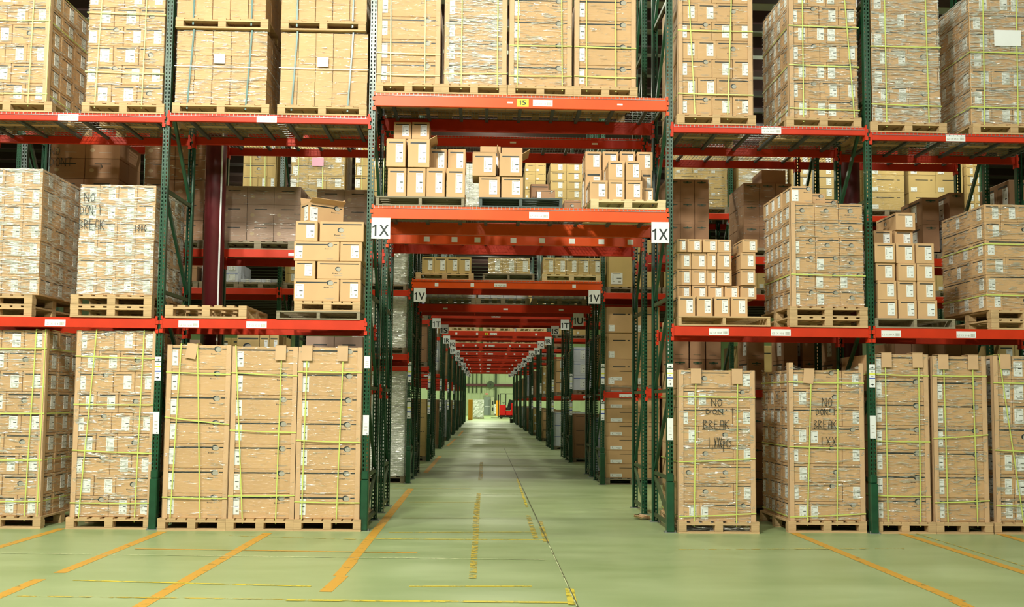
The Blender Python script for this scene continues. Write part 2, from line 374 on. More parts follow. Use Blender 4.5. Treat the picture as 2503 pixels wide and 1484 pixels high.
def film(desc, X0, X1, Y, z0, z1, depth, sides='F', m=FILM, amp=.008, off=.011, dip=0, label=None):
    mb = MB(); rr = random.Random(hash(desc) % 9999 if False else len(desc)*31+int(X0*100))
    def sheet(A, B, nrm):
        nx = max(4, int((B-A).length/.09)); nz = max(4, int((z1-z0)/.09)); vs = []
        for j in range(nz+1):
            for i in range(nx+1):
                u = i/nx; top = z1-dip*math.sin(math.pi*u)*(1 if j == nz else 0)
                z = z0+(top-z0)*j/nz; p = A.lerp(B, u)
                o = off+rr.uniform(-amp, amp)*(.3 if i in (0, nx) else 1)
                vs.append((p.x+nrm[0]*o, p.y+nrm[1]*o, z+rr.uniform(-.005, .005)))
        mb.add(vs, [(j*(nx+1)+i, j*(nx+1)+i+1, (j+1)*(nx+1)+i+1, (j+1)*(nx+1)+i) for j in range(nz) for i in range(nx)], m)
    sheet(Vector((X0, Y, 0)), Vector((X1, Y, 0)), (0, -1))
    if 'R' in sides: sheet(Vector((X1, Y, 0)), Vector((X1, Y+depth, 0)), (1, 0))
    if 'L' in sides: sheet(Vector((X0, Y+depth, 0)), Vector((X0, Y, 0)), (-1, 0))
    o = ob('stretch_wrap', mb); 
    for p in o.data.polygons: p.use_smooth = True
    tag(o, label or f"clear plastic stretch wrap around {desc}", 'stretch wrap', 'stretch wrap on loads'); return o
# ------------------------------------------------------------------ room shell
YB, YF, XL, XR, ZC = 103, -24, -26, 30, 10.6
def fmat():
    m = mat('painted_concrete', (.32, .41, .20), .42, noise=0, nscale=2, spec=.5)
    nt = m.node_tree; N = nt.nodes.new; L = nt.links.new; b = nt.nodes['Principled BSDF']
    tc = N('ShaderNodeTexCoord'); mp = N('ShaderNodeMapping'); mp.inputs['Scale'].default_value = (.5, 1.6, 1); L(tc.outputs['Object'], mp.inputs[0])
    n1 = N('ShaderNodeTexNoise'); n1.inputs['Scale'].default_value = .9; n1.inputs['Detail'].default_value = 7; n1.inputs['Roughness'].default_value = .65; L(mp.outputs[0], n1.inputs['Vector'])
    n2 = N('ShaderNodeTexNoise'); n2.inputs['Scale'].default_value = 4; n2.inputs['Detail'].default_value = 8; n2.inputs['Roughness'].default_value = .7; L(mp.outputs[0], n2.inputs['Vector'])
    r = N('ShaderNodeValToRGB'); r.color_ramp.elements[0].position = .28; r.color_ramp.elements[0].color = (.275, .375, .155, 1)
    r.color_ramp.elements[1].position = .74; r.color_ramp.elements[1].color = (.415, .51, .265, 1); L(n1.outputs['Fac'], r.inputs[0])
    r2 = N('ShaderNodeValToRGB'); r2.color_ramp.elements[0].position = .66; r2.color_ramp.elements[0].color = (1, 1, 1, 1)
    r2.color_ramp.elements[1].position = .82; r2.color_ramp.elements[1].color = (1.5, 1.4, 1.35, 1); L(n2.outputs['Fac'], r2.inputs[0])
    mx = N('ShaderNodeMix'); mx.data_type = 'RGBA'; mx.blend_type = 'MULTIPLY'; mx.inputs[0].default_value = 1
    L(r.outputs[0], mx.inputs[6]); L(r2.outputs[0], mx.inputs[7]); L(mx.outputs[2], b.inputs['Base Color'])
    mr = N('ShaderNodeMapRange'); mr.inputs['To Min'].default_value = .28; mr.inputs['To Max'].default_value = .5; L(n1.outputs['Fac'], mr.inputs['Value']); L(mr.outputs[0], b.inputs['Roughness'])
    return m
FLOORM = fmat()
mb = MB(); mb.box(XL, XR, YF, YB, -.2, 0, FLOORM); floor = ob('floor', mb); tag(floor, kind='structure')
def worn(name, col, lo, hi, sc=9, stretch=(1, 1, 1)):
    m = bpy.data.materials.new(name); m.use_nodes = True; nt = m.node_tree; N = nt.nodes.new; L = nt.links.new
    b = nt.nodes['Principled BSDF']; b.inputs['Base Color'].default_value = (*col, 1); b.inputs['Roughness'].default_value = .5
    tc = N('ShaderNodeTexCoord'); mp = N('ShaderNodeMapping'); mp.inputs['Scale'].default_value = stretch; L(tc.outputs['Object'], mp.inputs[0])
    n = N('ShaderNodeTexNoise'); n.inputs['Scale'].default_value = sc; n.inputs['Detail'].default_value = 6; n.inputs['Roughness'].default_value = .7; L(mp.outputs[0], n.inputs['Vector'])
    mr = N('ShaderNodeMapRange'); mr.inputs['From Min'].default_value = lo; mr.inputs['From Max'].default_value = hi; L(n.outputs['Fac'], mr.inputs['Value'])
    L(mr.outputs[0], b.inputs['Alpha']); return m
YL1 = worn('worn_orange_paint', (.66, .36, .045), .30, .42)
YL2 = worn('worn_thin_paint', (.68, .56, .05), .36, .50, 6)
YL3 = worn('chalk_line', (.68, .76, .42), .38, .55, 7)
YL4 = worn('faded_paint', (.60, .46, .06), .44, .56, 8)
JN = worn('floor_joint', (.10, .11, .05), .35, .5, 5)
LN = [0]
def line(a, b, w, m, z=None):
    LN[0] += 1; z = .0012+LN[0]*.00012 if z is None else z
    w *= 1.25 if w < .09 else 1.1
    A = fl(*a); B = fl(*b); d = (B-A); d.z = 0; d.normalize(); n = Vector((-d.y, d.x, 0))*w/2; mb = MB()
    A.z = B.z = z; mb.add([A-n, B-n, B+n, A+n], [(0, 1, 2, 3)], m); o = ob('painted_line', mb, floor); return o
for a, b in (((-40, 1349), (152, 1292)), ((-60, 1482), (97, 1416)), ((145, 1401), (397, 1300)), ((330, 1490), (655, 1303)),
             ((795, 1447), (838, 1408)), ((828, 1408), (862, 1372)), ((848, 1385), (1004, 1195)), ((1040, 1156), (1076, 1115)), ((1093, 1091), (1113, 1073)),
             ((1121, 1066), (1132, 1053)), ((1938, 1302), (2345, 1470)), ((2335, 1470), (2400, 1500)), ((2188, 1299), (2540, 1412)), ((2405, 1294), (2540, 1334))):
    line(a, b, .10, YL1)
for a, b, w, m in (((330, 1342), (1020, 1352), .035, YL1), ((180, 1419), (760, 1434), .035, YL2), ((950, 1302), (1310, 1301), .03, YL2), ((560, 1310), (905, 1320), .025, YL4),
                   ((905, 1318), (1340, 1320), .035, YL2), ((930, 1267), (1175, 1267), .025, YL2), ((1000, 1434), (1300, 1434), .035, YL2), ((40, 1458), (700, 1466), .03, YL4),
                   ((700, 1468), (1390, 1474), .05, YL2), ((955, 1195), (1150, 1195), .02, YL2), ((955, 1188), (1290, 1189), .02, YL2), ((975, 1207), (1290, 1209), .02, YL3), ((1000, 1228), (1170, 1228), .02, YL2),
                   ((0, 1353), (700, 1362), .018, YL3), ((700, 1362), (1330, 1369), .025, YL3), ((1640, 1344), (2210, 1342), .02, YL4), ((2230, 1302), (2503, 1385), .02, YL4), ((2280, 1305), (2503, 1304), .02, YL4),
                   ((1045, 1157), (1115, 1157), .03, YL2), ((1155, 1415), (1170, 1205), .055, YL4), ((1160, 1290), (1165, 1228), .05, YL4), ((1174, 1175), (1177, 1130), .07, YL4),
                   ((1310, 1318), (1290, 1260), .05, YL4), ((1335, 1325), (1320, 1275), .05, YL4), ((1288, 1240), (1264, 1170), .03, YL2), ((1400, 1480), (1392, 1440), .06, YL2)):
    line(a, b, w, m)
line((1412, 1484), (1232, 1096), .012, JN); line((1410, 1484), (1340, 1330), .008, YL3)
WALL = mat('wall_panel', (.50, .60, .35), .6, noise=.04, nscale=1.5)
WHITE = mat('ceiling_white', (.60, .64, .52), .7, noise=.03, nscale=.8)
PURL = mat('purlin_dark', (.05, .018, .014), .6)
mb = MB()
mb.box(XL, XR, YB, YB+.3, 0, ZC, WALL)
for i in range(57): mb.box(XL+i, XL+i+.05, YB-.04, YB, 0, ZC, WALL)
tag(ob('wall_back', mb), kind='structure')
mb = MB(); mb.box(XL-.3, XL, YF, YB, 0, ZC, WALL); tag(ob('wall_left', mb), kind='structure')
mb = MB(); mb.box(XR, XR+.3, YF, YB, 0, ZC, WALL); tag(ob('wall_right', mb), kind='structure')
mb = MB(); mb.box(XL, XR, YF-.3, YF, 0, ZC, WALL); tag(ob('wall_front', mb), kind='structure')
mb = MB(); mb.box(XL, XR, YF, YB, ZC, ZC+.3, WHITE); ceil = ob('ceiling', mb); tag(ceil, kind='structure')
mb = MB()
for i in range(80):
    y = YF+.8+i*1.55
    if y < YB: mb.box(XL, XR, y, y+.42, ZC-.32, ZC-.001, PURL)
o = ob('purlins', mb, ceil)
# dark girt and pillars of the back wall
mb = MB(); z = at(1200, 942, YB).z; mb.box(XL, XR, YB-.35, YB-.05, z-.15, z+.17, MAROON); tag(ob('trim_1', mb), kind='structure')
mb = MB(); x = at(1212, 950, YB).x; mb.box(x-.12, x+.12, YB-.34, YB-.05, 0, ZC, OLIVE); tag(ob('trim_2', mb), kind='structure')
for i, px in enumerate((1155.5, 1165, 1177, 1146)):
    x = at(px, 940, YB).x; mb = MB(); mb.cyl((x, YB-.2, 2.6), (x, YB-.2, 9.5), .06, OLIVE, 8)
    tag(ob('conduit', mb), f"vertical grey-green pipe on the far wall, {['second', 'third', 'rightmost', 'leftmost'][i]} of four", 'pipe', 'pipes on the far wall')
# door
a = at(1183.5, 970, YB-.3); b = at(1198.5, 1018, YB-.3); mb = MB(); mb.box(a.x, b.x, YB-.2, YB-.06, 0, a.z, DOORG)
dr = ob('door_1', mb); tag(dr, kind='structure'); mb = MB(); mb.box(a.x+.08, b.x-.08, YB-.24, YB-.2, .95, 1.05, PAPER); ob('push_bar', mb, dr)
a = at(1186.5, 961, YB-.5); mb = MB(); mb.box(a.x, a.x+.30, YB-.5, YB-.42, a.z-.18, a.z, mat('exit_red', (.9, .12, .10), .4))
P = lambda u, v, k=1: (a.x+.03+u*.24, YB-.503, a.z-.15+v*.12); ptext(mb, P, 'EXIT', 0, 1, 0, 1, PAPER)
tag(ob('exit_sign', mb), 'small red exit sign hanging above the grey door at far end', 'exit sign')
mb = MB(); x = a.x+.15; mb.cyl((x, YB-.46, a.z), (x, YB-.46, a.z+2.2), .025, OLIVE, 6); tag(ob('sign_hanger', mb), 'thin rod holding the red exit sign', 'rod')
a = at(1200, 971, YB-.8); b = at(1208, 1017, YB-.8); mb = MB(); mb.box(a.x, b.x, YB-.8, YB-.36, 0, a.z, mat('panel_cream', (.55, .6, .38), .6), .02)
pn = ob('electrical_cabinet', mb); tag(pn, 'tall cream cabinet with dark vents right of the far grey door', 'cabinet')
for zz in (.35, .7): 
    mb = MB(); mb.box(a.x+.12, b.x-.12, YB-.83, YB-.8, a.z*zz-.25, a.z*zz+.15, BLACK); ob('vent', mb, pn)
a = at(1199, 940, YB-.5); mb = MB(); 
mb.cyl((a.x, YB-.5, a.z), (a.x, YB-.38, a.z), .42, OLIVE, 16, .30); mb.cyl((a.x, YB-.53, a.z), (a.x, YB-.5, a.z), .1, BLACK, 10)
tag(ob('wall_fan', mb), 'round fan on the dark girt of the far wall', 'fan')
# ------------------------------------------------------------------ pallet racking
XP = {'L5': -10.24, 'L4': -7.68, 'L3': -5.21, 'L2': -2.56, 'L1': 0.0, 'R1': 3.77, 'R2': 6.32, 'R3': 8.87, 'R4': 11.42}
PERIOD = 6.82
def post_mesh(H):
    mb = MB(); w, d, t = .080, .07, .003; cols = ((.012, .026), (.054, .068)); pit, sl = .0508, .030
    for a, b in ((0, .012), (.026, .036), (.044, .054), (.068, .080)): mb.box(a-w/2, b-w/2, 0, t, 0, H, GREEN)
    mb.box(.036-w/2, .044-w/2, .004, .007, 0, H, GREEN)
    n = int(H/pit)
    for a, b in cols:
        for i in range(n+1):
            z0 = i*pit; z1 = min(H, z0+pit-sl)
            if z1 > z0: mb.add([(a-w/2, 0, z0), (b-w/2, 0, z0), (b-w/2, 0, z1), (a-w/2, 0, z1)], [(0, 1, 2, 3)], GREEN)
    for s in (-1, 1):
        x = s*(w/2-.0015)
        mb.box(x-.0015, x+.0015, t, d, 0, H, GREEN); mb.box(min(x, x-s*.015), max(x, x-s*.015), d-t, d, 0, H, GREEN)
    return mb.mesh('post')
HF = 8.6
PM_ = post_mesh(HF)
def frame_proto(guard, depth):
    r = link('rack_upright', None); r.empty_display_size = .1
    link('post', PM_, r, (0, -.03, 0)); q = link('post', PM_, r, (0, depth+.03, 0)); q.rotation_euler.z = math.pi
    for z in (.10, .66, 1.75, 2.92, 4.2, 5.5, 6.8, 8.1):
        mb = MB(); mb.bar((0, 0, 0), (0, depth, 0), .035, .045, OLIVE); ob('horizontal_brace', mb, r, (0, 0, z))
    for za, zb in ((.16, .60), (1.70, .72), (2.87, 1.80), (4.15, 3.0), (5.45, 4.25), (6.75, 5.55), (8.05, 6.85)):
        mb = MB(); mb.bar((0, .04, za), (0, depth-.04, zb), .035, .05, GREEN if za > .5 else OLIVE); ob('diagonal_brace', mb, r)
    for y in (0, depth):
        mb = MB(); mb.box(-.07, .07, y-.06, y+.07, 0, .008, STEEL)
        bp = ob('base_plate', mb, r)
        if guard:
            for sx in (-.055, .055): mb = MB(); mb.cyl((sx, y-.045, .008), (sx, y-.045, .03), .009, STEEL, 6); ob('anchor_bolt', mb, bp)
    if guard:
        mb = MB(); mb.box(-.046, .046, -.065, .045, .008, .62, GREEN, .01); mb.box(-.044, .044, -.05, .04, .62, .72, GREEN, .012); ob('column_guard', mb, r)
    return r
def zrow(k): return PERIOD*k
ROWL = 'XVTRPNLJHF'; ROWB = 'WUSQOMKIGE'
def side_name(c): return {'L5': 'far left', 'L4': 'far left', 'L3': 'outer left', 'L2': 'left bay', 'L1': 'left aisle', 'R1': 'right aisle', 'R2': 'right bay', 'R3': 'outer right', 'R4': 'far right'}[c]
protos = {}
def frame(c, y, depth, guard, row):
    k = (guard, depth)
    if k not in protos: r = protos[k] = frame_proto(guard, depth)
    else: r = copytree(protos[k])
    r.location = (XP[c], y, 0)
    tag(r, f"green slotted rack upright, {side_name(c)} post line, rack row {row}", 'rack upright', 'green rack uprights')
    return r
FR = {}
for k in range(10):
    y = zrow(k)
    cs = ('L3', 'L2', 'L1', 'R1', 'R2', 'R3') if k == 0 else (('L4', 'L3', 'L2', 'L1', 'R1', 'R2', 'R3', 'R4') if k == 1 else ('L1', 'R1'))
    for c in cs:
        FR[k, 0, c] = frame(c, y, 1.05, True, f"{k*2+1} from the front")
        FR[k, 1, c] = frame(c, y+1.907, .86, False, f"{k*2+2} from the front")
# stickers on the posts of the front row
def post_stickers(c, y0px, y1px, r):
    px = {'L2': 380, 'L1': 890, 'R1': 1648, 'R2': 2127}[c]
    def piece(ya, yb, stripes, arrows, name):
        z1 = at(px, ya, -.035).z; z0 = at(px, yb, -.035).z; mb = MB(); mb.box(-.037, .037, -.0345, -.0325, z0, z1, PAPER); H = z1-z0
        P = lambda u, v, k=1: (-.037+u*.074, -.0347-.0004*k, z0+v*H)
        if stripes:
            for v, m in ((.77, INKG), (.56, YELS), (.36, BLUE)): mb.add([P(0, v), P(1, v), P(1, v+.05), P(0, v+.05)], [(0, 1, 2, 3)], m)
            for v in (.66, .47, .27): mb.add([P(.25, v), P(.7, v), P(.7, v+.03), P(.25, v+.03)], [(0, 1, 2, 3)], INKL)
            for v in (.87, .12):
                mb.add([P(.2, v-.015), P(.5, v-.015), P(.5, v+.015), P(.2, v+.015)], [(0, 1, 2, 3)], INK); mb.add([P(.5, v-.05), P(.8, v), P(.5, v+.05)], [(0, 1, 2)], INK)
        else:
            for v in (.55, .4, .24): mb.add([P(.25, v), P(.75, v), P(.75, v+.03), P(.25, v+.03)], [(0, 1, 2, 3)], INKL)
            mb.add([P(.6, .05), P(.8, .05), P(.8, .08), P(.6, .08)], [(0, 1, 2, 3)], INK)
        o = ob('location_sticker', mb, r)
    for (ya, yb, st) in y0px: piece(ya, yb, st, st, '')
post_stickers('L2', ((872, 930, True), (1007, 1061, False)), 0, FR[0, 0, 'L2'])
post_stickers('L1', ((871, 900, False), (1015, 1064, False)), 0, FR[0, 0, 'L1'])
post_stickers('R1', ((889, 946, True), (1023, 1076, False)), 0, FR[0, 0, 'R1'])
post_stickers('R2', ((891, 947, True), (1016, 1072, False)), 0, FR[0, 0, 'R2'])
for k in range(1, 6):
    for c, s in (('L1', 1), ('R1', -1)):
        r = FR[k, 0, c]
        for z0, z1 in ((1.95, 2.35), (1.25, 1.65)):
            mb = MB(); mb.box(-.034, .034, -.0345, -.0325, z0, z1, PAPER)
            for v, m in ((.8, INKG), (.5, YELS), (.3, BLUE)): mb.box(-.034, .034, -.036, -.0345, z0+v*.4, z0+v*.4+.02, m)
            mb.box(-.015, .02, -.036, -.0345, z1-.05, z1-.03, INK); mb.box(-.015, .02, -.036, -.0345, z0+.03, z0+.05, INK); ob('location_sticker', mb, r)

def beam(ca, cb, y, zt, h, m, label, labels=(), back=False, stick=(), conn=True):
    """step beam hung between two posts, its top at zt"""
    x0 = XP[ca]+.04; x1 = XP[cb]-.04; w = x1-x0; mb = MB(); s = 1 if back else -1
    ya, yb = (0, .042) if not back else (-.042, 0)
    mb.box(-w/2, w/2, -.045, .0, 0, h, m, .004) if not back else mb.box(-w/2, w/2, 0, .045, 0, h, m, .004)
    r = ob('rack_beam', mb, None, ((x0+x1)/2, y, zt-h)); yf = -.045 if not back else 0
    if conn:
        for sx in (-1, 1):
            mb = MB(); X = sx*w/2; H = h+.09
            mb.box(min(X, X-sx*.004), max(X, X-sx*.004), -.052, .05, -.06, h+.02, m)
            for q in range(4):
                z = -.06+q*(H-.02)/3.6
                mb.box(min(X-sx*.006, X+sx*(.034 if q % 2 == 0 else .02)), max(X-sx*.006, X+sx*(.034 if q % 2 == 0 else .02)), -.050, -.043, z, z+.048, m)
            ob('beam_connector', mb, r)
    for xp, wd, hh, body, kind in labels:          # location labels read off the photograph
        xl = xp-(x0+x1)/2; mb = MB(); zc = h*.42; mb.box(xl-wd/2, xl+wd/2, yf-.003, yf-.0005, zc-hh/2, zc+hh/2, YELS if kind == 'Y' else PAPER)
        P = lambda u, v, k=1: (xl-wd/2+u*wd, yf-.0035-.0004*k, zc-hh/2+v*hh)
        if kind == 'Y': ptext(mb, P, body, .22, .78, .2, .82, INK)
        elif body:
            ptext(mb, P, body, .05, .66, .22, .50, INKL)
            for q in range(9):
                u = .73+q*.024; mb.add([P(u, .16), P(u+(.012 if q % 3 else .018), .16), P(u+(.012 if q % 3 else .018), .6), P(u, .6)], [(0, 1, 2, 3)], INKL)
        ob('location_label', mb, r)
    tag(r, label, 'rack beam', 'red rack beams', 'thing'); return r
def wire_deck(ca, cb, y, depth, zt, n, label, back_y=None):
    x0 = XP[ca]+.05; x1 = XP[cb]-.05; w = (x1-x0)/n-.01; mb = MB(); t = .0045
    for i in range(int(w/.052)+1):
        x = -w/2+i*.052; mb.box(x-t/2, x+t/2, -.05, depth, -.0, t, STEEL); mb.box(x-t/2, x+t/2, -.052, -.0475, -.032, t, STEEL)
    for j in range(int(depth/.105)+1): mb.box(-w/2, w/2, -.04+j*.105, -.04+j*.105+t, -t, 0, STEEL)
    mb.box(-w/2, w/2, -.0525, -.048, -.034, -.030, STEEL)
    me = mb.mesh('wire_deck'); cb_ = MB(); cb_.box(-.022, .022, 0, depth-.01, -.035, -t, CHAN); cm = cb_.mesh('support_channel')
    for q in range(n):
        r = link('wire_deck', me, None, (x0+(x1-x0)*(q+.5)/n, y, zt+.001))
        tag(r, f"galvanised wire mesh deck, {['left', 'second', 'third', 'fourth'][q] if n > 2 else ['left', 'right'][q]} panel, {label}", 'wire deck', 'wire mesh rack decks')
        for s in (-.36, 0, .36): link('support_channel', cm, r, (s*w, 0, 0))
zt2L = at(640, 780, -.03).z; zt2R = at(1880, 799, -.03).z; zt2LL = at(200, 776, -.03).z; zt2RR = at(2320, 804, -.03).z
zt3LL = at(200, 277, -.03).z; zt3L = at(650, 281, -.03).z; zt3R = at(1880, 309, -.03).z; zt3RR = at(2300, 327, -.03).z
ztA = at(1270, 508, -.03).z; ztB = at(1270, 234, -.03).z
def X(px, z=3): return at(px, 500, -.03).x
def lab(px, py, txt, w=.25, h=.083, k=''): return (at(px, py, -.07).x, w, h, txt, k)
LW = .26
beam('L3', 'L2', 0, zt2LL, .125, RED, 'red front beam of lower shelf in outer left bay', [lab(133, 786, 'LZ 1X 13-B')])
beam('L2', 'L1', 0, zt2L, .125, RED, 'red front beam under the empty pallet in left bay', [lab(460, 789, 'LZ 1X 12-A'), lab(626, 791, 'LZ 1X 12-B')])
beam('R1', 'R2', 0, zt2R, .125, RED, 'red front beam of lower shelf right of the tunnel', [lab(1758, 806, 'LZ 1X 10-A'), lab(1910, 808, 'LZ 1X 10-B')])
beam('R2', 'R3', 0, zt2RR, .125, RED, 'red front beam of lower shelf in outer right bay', [lab(2180, 811, 'LZ 1X 09-A'), lab(2364, 814, 'LZ 1X 09-B')])
beam('L3', 'L2', 0, zt3LL, .10, RED, 'red front beam of upper shelf in outer left bay', [lab(165, 285, 'LZ 1X 13-C')])
beam('L2', 'L1', 0, zt3L, .10, RED, 'red front beam of upper shelf left of the tunnel', [lab(651, 290, 'LZ 1X 12-C')])
beam('R1', 'R2', 0, zt3R, .10, RED, 'red front beam of upper shelf right of the tunnel', [lab(1887, 321, 'LZ 1X 10-C')])
beam('R2', 'R3', 0, zt3RR, .10, RED, 'red front beam of upper shelf in outer right bay', [lab(2338, 339, 'LZ 1X 09-C')])
beam('L1', 'R1', 0, ztA, .165, ORANGE, 'long orange front beam over the tunnel between the 1X signs', [lab(1318, 526, 'LZ 1X 11-A')])
beam('L1', 'R1', 0, ztB, .165, ORANGE, 'long orange front beam with yellow 15 sticker', [lab(1278, 247, '15', .15, .10, 'Y'), lab(1327, 251, 'LZ 1X 11-B'), lab(1247, 247, '', .07, .02), lab(1516, 251, '', .07, .02)])
RZ = (('L3', 'L2', zt2LL, zt3LL), ('L2', 'L1', zt2L, zt3L), ('R1', 'R2', zt2R, zt3R), ('R2', 'R3', zt2RR, zt3RR))
BN = {'L3': 'outer left', 'L2': 'left', 'R1': 'right', 'R2': 'outer right', 'L4': 'far left', 'R3': 'far right'}
for a, b, z2, z3 in RZ:
    beam(a, b, 1.05, z2, .125, RED, f'red rear beam of lower shelf in front row, {BN[a]} bay', back=True)
    beam(a, b, 1.05, z3, .10, RED, f'red rear beam of upper shelf in front row, {BN[a]} bay', back=True)
    wire_deck(a, b, 0, 1.07, z3, 2, f'upper shelf, {BN[a]} bay')
    zt_ = 5.47 if a[0] == 'L' else 5.40
    for z, nm in ((zt_, 'top'), (3.75, 'middle'), (1.80, 'low')):
        if z == 1.80 and a in ('L3', 'R2'): continue
        beam(a, b, 1.907, z, .115, RED, f'red front beam, {nm} shelf of second rack row, {BN[a]} bay', [((XP[a]+XP[b])/2, .22, .04, '1W', '')] if z == 3.75 else ())
        beam(a, b, 2.767, z, .115, RED, f'red rear beam, {nm} shelf of second rack row, {BN[a]} bay', back=True)
    wire_deck(a, b, 1.907, .87, zt_, 2, f'top shelf of second row, {BN[a]} bay')
beam('L1', 'R1', 1.05, ztA, .165, ORANGE, 'orange rear beam of front row right over the tunnel', back=True)
beam('L1', 'R1', 1.05, ztB, .165, RED, 'red rear beam below the four top loads', back=True)
sq = [(at(px, 588, 1.86).x, .085, .075, '', '') for px in (1043, 1111, 1167, 1255, 1325, 1398, 1470, 1541)]
beam('L1', 'R1', 1.907, ztA, .165, ORANGE, 'orange beam over tunnel with a row of eight square stickers', sq)
beam('L1', 'R1', 2.767, ztA, .165, RED, 'dark red rear beam of second row over tunnel', back=True)
beam('L1', 'R1', 1.907, ztB, .15, RED, 'red front beam of second row, high over tunnel', [(at(1254, 353, 1.86).x, .09, .025, '', ''), (at(1454, 357, 1.86).x, .09, .025, '', '')])
beam('L1', 'R1', 2.767, ztB, .15, RED, 'red rear beam of second row, high over tunnel', back=True)
wire_deck('L1', 'R1', 0, 1.07, ztA, 3, 'shelf over the tunnel')
wire_deck('L1', 'R1', 0, 1.07, ztB, 3, 'highest shelf over tunnel')
wire_deck('L1', 'R1', 1.907, .87, ztA, 3, 'second row over tunnel')
wire_deck('L1', 'R1', 1.907, .87, ztB, 3, 'second row high over tunnel')
# rows further back
zV = at(1240, 686, 6.78).z
for k in range(1, 10):
    y = zrow(k); F = 'front'; ln = f'rack row {2*k+1}'; lb = f'rack row {2*k+2}'
    st = [(1.75, .24, .07, '1'+ROWL[k], '')] + ([(x, .07, .07, '', '') for x in ((.6, 1.1, 1.5, 2.5, 2.9, 3.3) if k in (4, 5) else (.5, 1.2, 3.2))] if k != 2 else [])
    if k == 3: st.append((1.52, .10, .07, '1', 'Y'))
    beam('L1', 'R1', y, zV, .165, ORANGE if k == 1 else RED, f'red front beam over the tunnel, {ln} from the front', st)
    beam('L1', 'R1', y+1.05, zV, .165, RED, f'red rear beam over the tunnel, {ln} from the front', back=True, conn=k < 4)
    zu = 3.68 if k == 1 else zV-.02
    beam('L1', 'R1', y+1.907, zu, .165, RED, f'red front beam over the tunnel, {lb} from the front', [(x, .10, .035, '', '') for x in (.6, 1.9, 3.1)] if k == 1 else (), conn=k < 4)
    beam('L1', 'R1', y+2.767, zu, .165, RED, f'red rear beam over the tunnel, {lb} from the front', back=True, conn=k < 4)
    for a, b in ((('L4', 'L3'), ('L3', 'L2'), ('L2', 'L1'), ('R1', 'R2'), ('R2', 'R3'), ('R3', 'R4')) if k == 1 else (('L2', 'L1'), ('R1', 'R2'))):
        for z, nm in ((5.36, 'top'), (3.75, 'middle'), (2.50 if a[0] == 'L' else 1.80, 'low')):
            if k > 1 and z > 5: continue
            beam(a, b, y, z, .115, RED, f'red front beam, {nm} shelf, {BN[a]} bay, {ln} from the front', conn=k < 3,
                 labels=[((XP[a]+.45) if a[0] == 'R' else (XP[b]-.45), .25, .06, '1'+ROWL[k], '')] if a in ('L2', 'R1') and z < 3 and k < 4 else ())
            beam(a, b, y+1.05, z, .115, RED, f'red rear beam, {nm} shelf, {BN[a]} bay, {ln} from the front', back=True, conn=False)
            if k == 1 and a in ('L2', 'R1'):
                beam(a, b, y+1.907, z-.05, .115, RED, f'red front beam, {nm} shelf, {BN[a]} bay, {lb} from the front', conn=False)
wire_deck('L1', 'R1', 6.82, 1.07, zV, 3, 'third row over tunnel')
# row signs hung under the tunnel beams
def sign(txt, x, y, zt, w=.232, h=.272, grey=False, lbl=''):
    mb = MB(); mb.box(-w/2, w/2, -.004, .0, -h, 0, PAPER); P = lambda u, v, k=1: (-w/2+u*w, -.0045-.0005*k, -h+v*h)
    ptext(mb, P, txt, .05, .93, .13, .67, INK)
    o = ob('row_sign', mb, None, (x, y, zt)); tag(o, lbl, 'sign', 'row signs over the tunnel'); return o
za = at(931, 532, -.06).z; ya = -.052
sign('1X', at(931, 558, ya).x, ya, za, .235, .265, lbl='white paper sign reading 1X beside the left green post')
sign('1X', at(1614, 570, ya).x, ya, at(1614, 543, ya).z, .225, .265, lbl='white paper sign reading 1X beside the right green post')
for k in range(1, 10):
    y = zrow(k)-.052
    for s, x in (('left', .175), ('right', 3.60)):
        sign('1'+ROWL[k], x, y, zV-.168, lbl=f"white paper sign reading 1{ROWL[k]}, {s} side of the tunnel")
    for s, x in (('left', .30), ('right', 3.47)):
        if k == 1 and s == 'left': continue
        y2 = zrow(k)+1.907-.052; zz = (3.68 if k == 1 else zV-.02)-.168-(.0 if k > 1 else 0)
        sign('1'+ROWB[k], x, y2, zz, lbl=f"white paper sign reading 1{ROWB[k]}, {s} side of the tunnel")
# building pillars standing in the flue between the rows
for (pa, pb, Yc, lb) in ((491, 541, 1.50, 'dark maroon steel pillar behind the left bay'), (2066, 2112, 1.50, 'dark maroon steel pillar behind the right green post')):
    a = at(pa, 600, Yc-.14); b = at(pb, 600, Yc-.14); r = (b.x-a.x)/2; mb = MB(); mb.cyl(((a.x+b.x)/2, Yc, 0), ((a.x+b.x)/2, Yc, ZC), r, MAROON, 28)
    mb.box((a.x+b.x)/2-.2, (a.x+b.x)/2+.2, Yc-.2, Yc+.2, 0, .02, MAROON)
    o = ob('steel_pillar', mb); tag(o, lb, 'pillar')
    for p in o.data.polygons: p.use_smooth = len(p.vertices) == 4 and abs(p.normal.z) < .1
a = at(541.5, 600, 1.5); mb = MB(); mb.cyl((a.x, 1.40, 0), (a.x, 1.40, 8), .013, PAPER, 8); tag(ob('white_conduit', mb), 'thin white pipe running up the left maroon pillar', 'pipe')
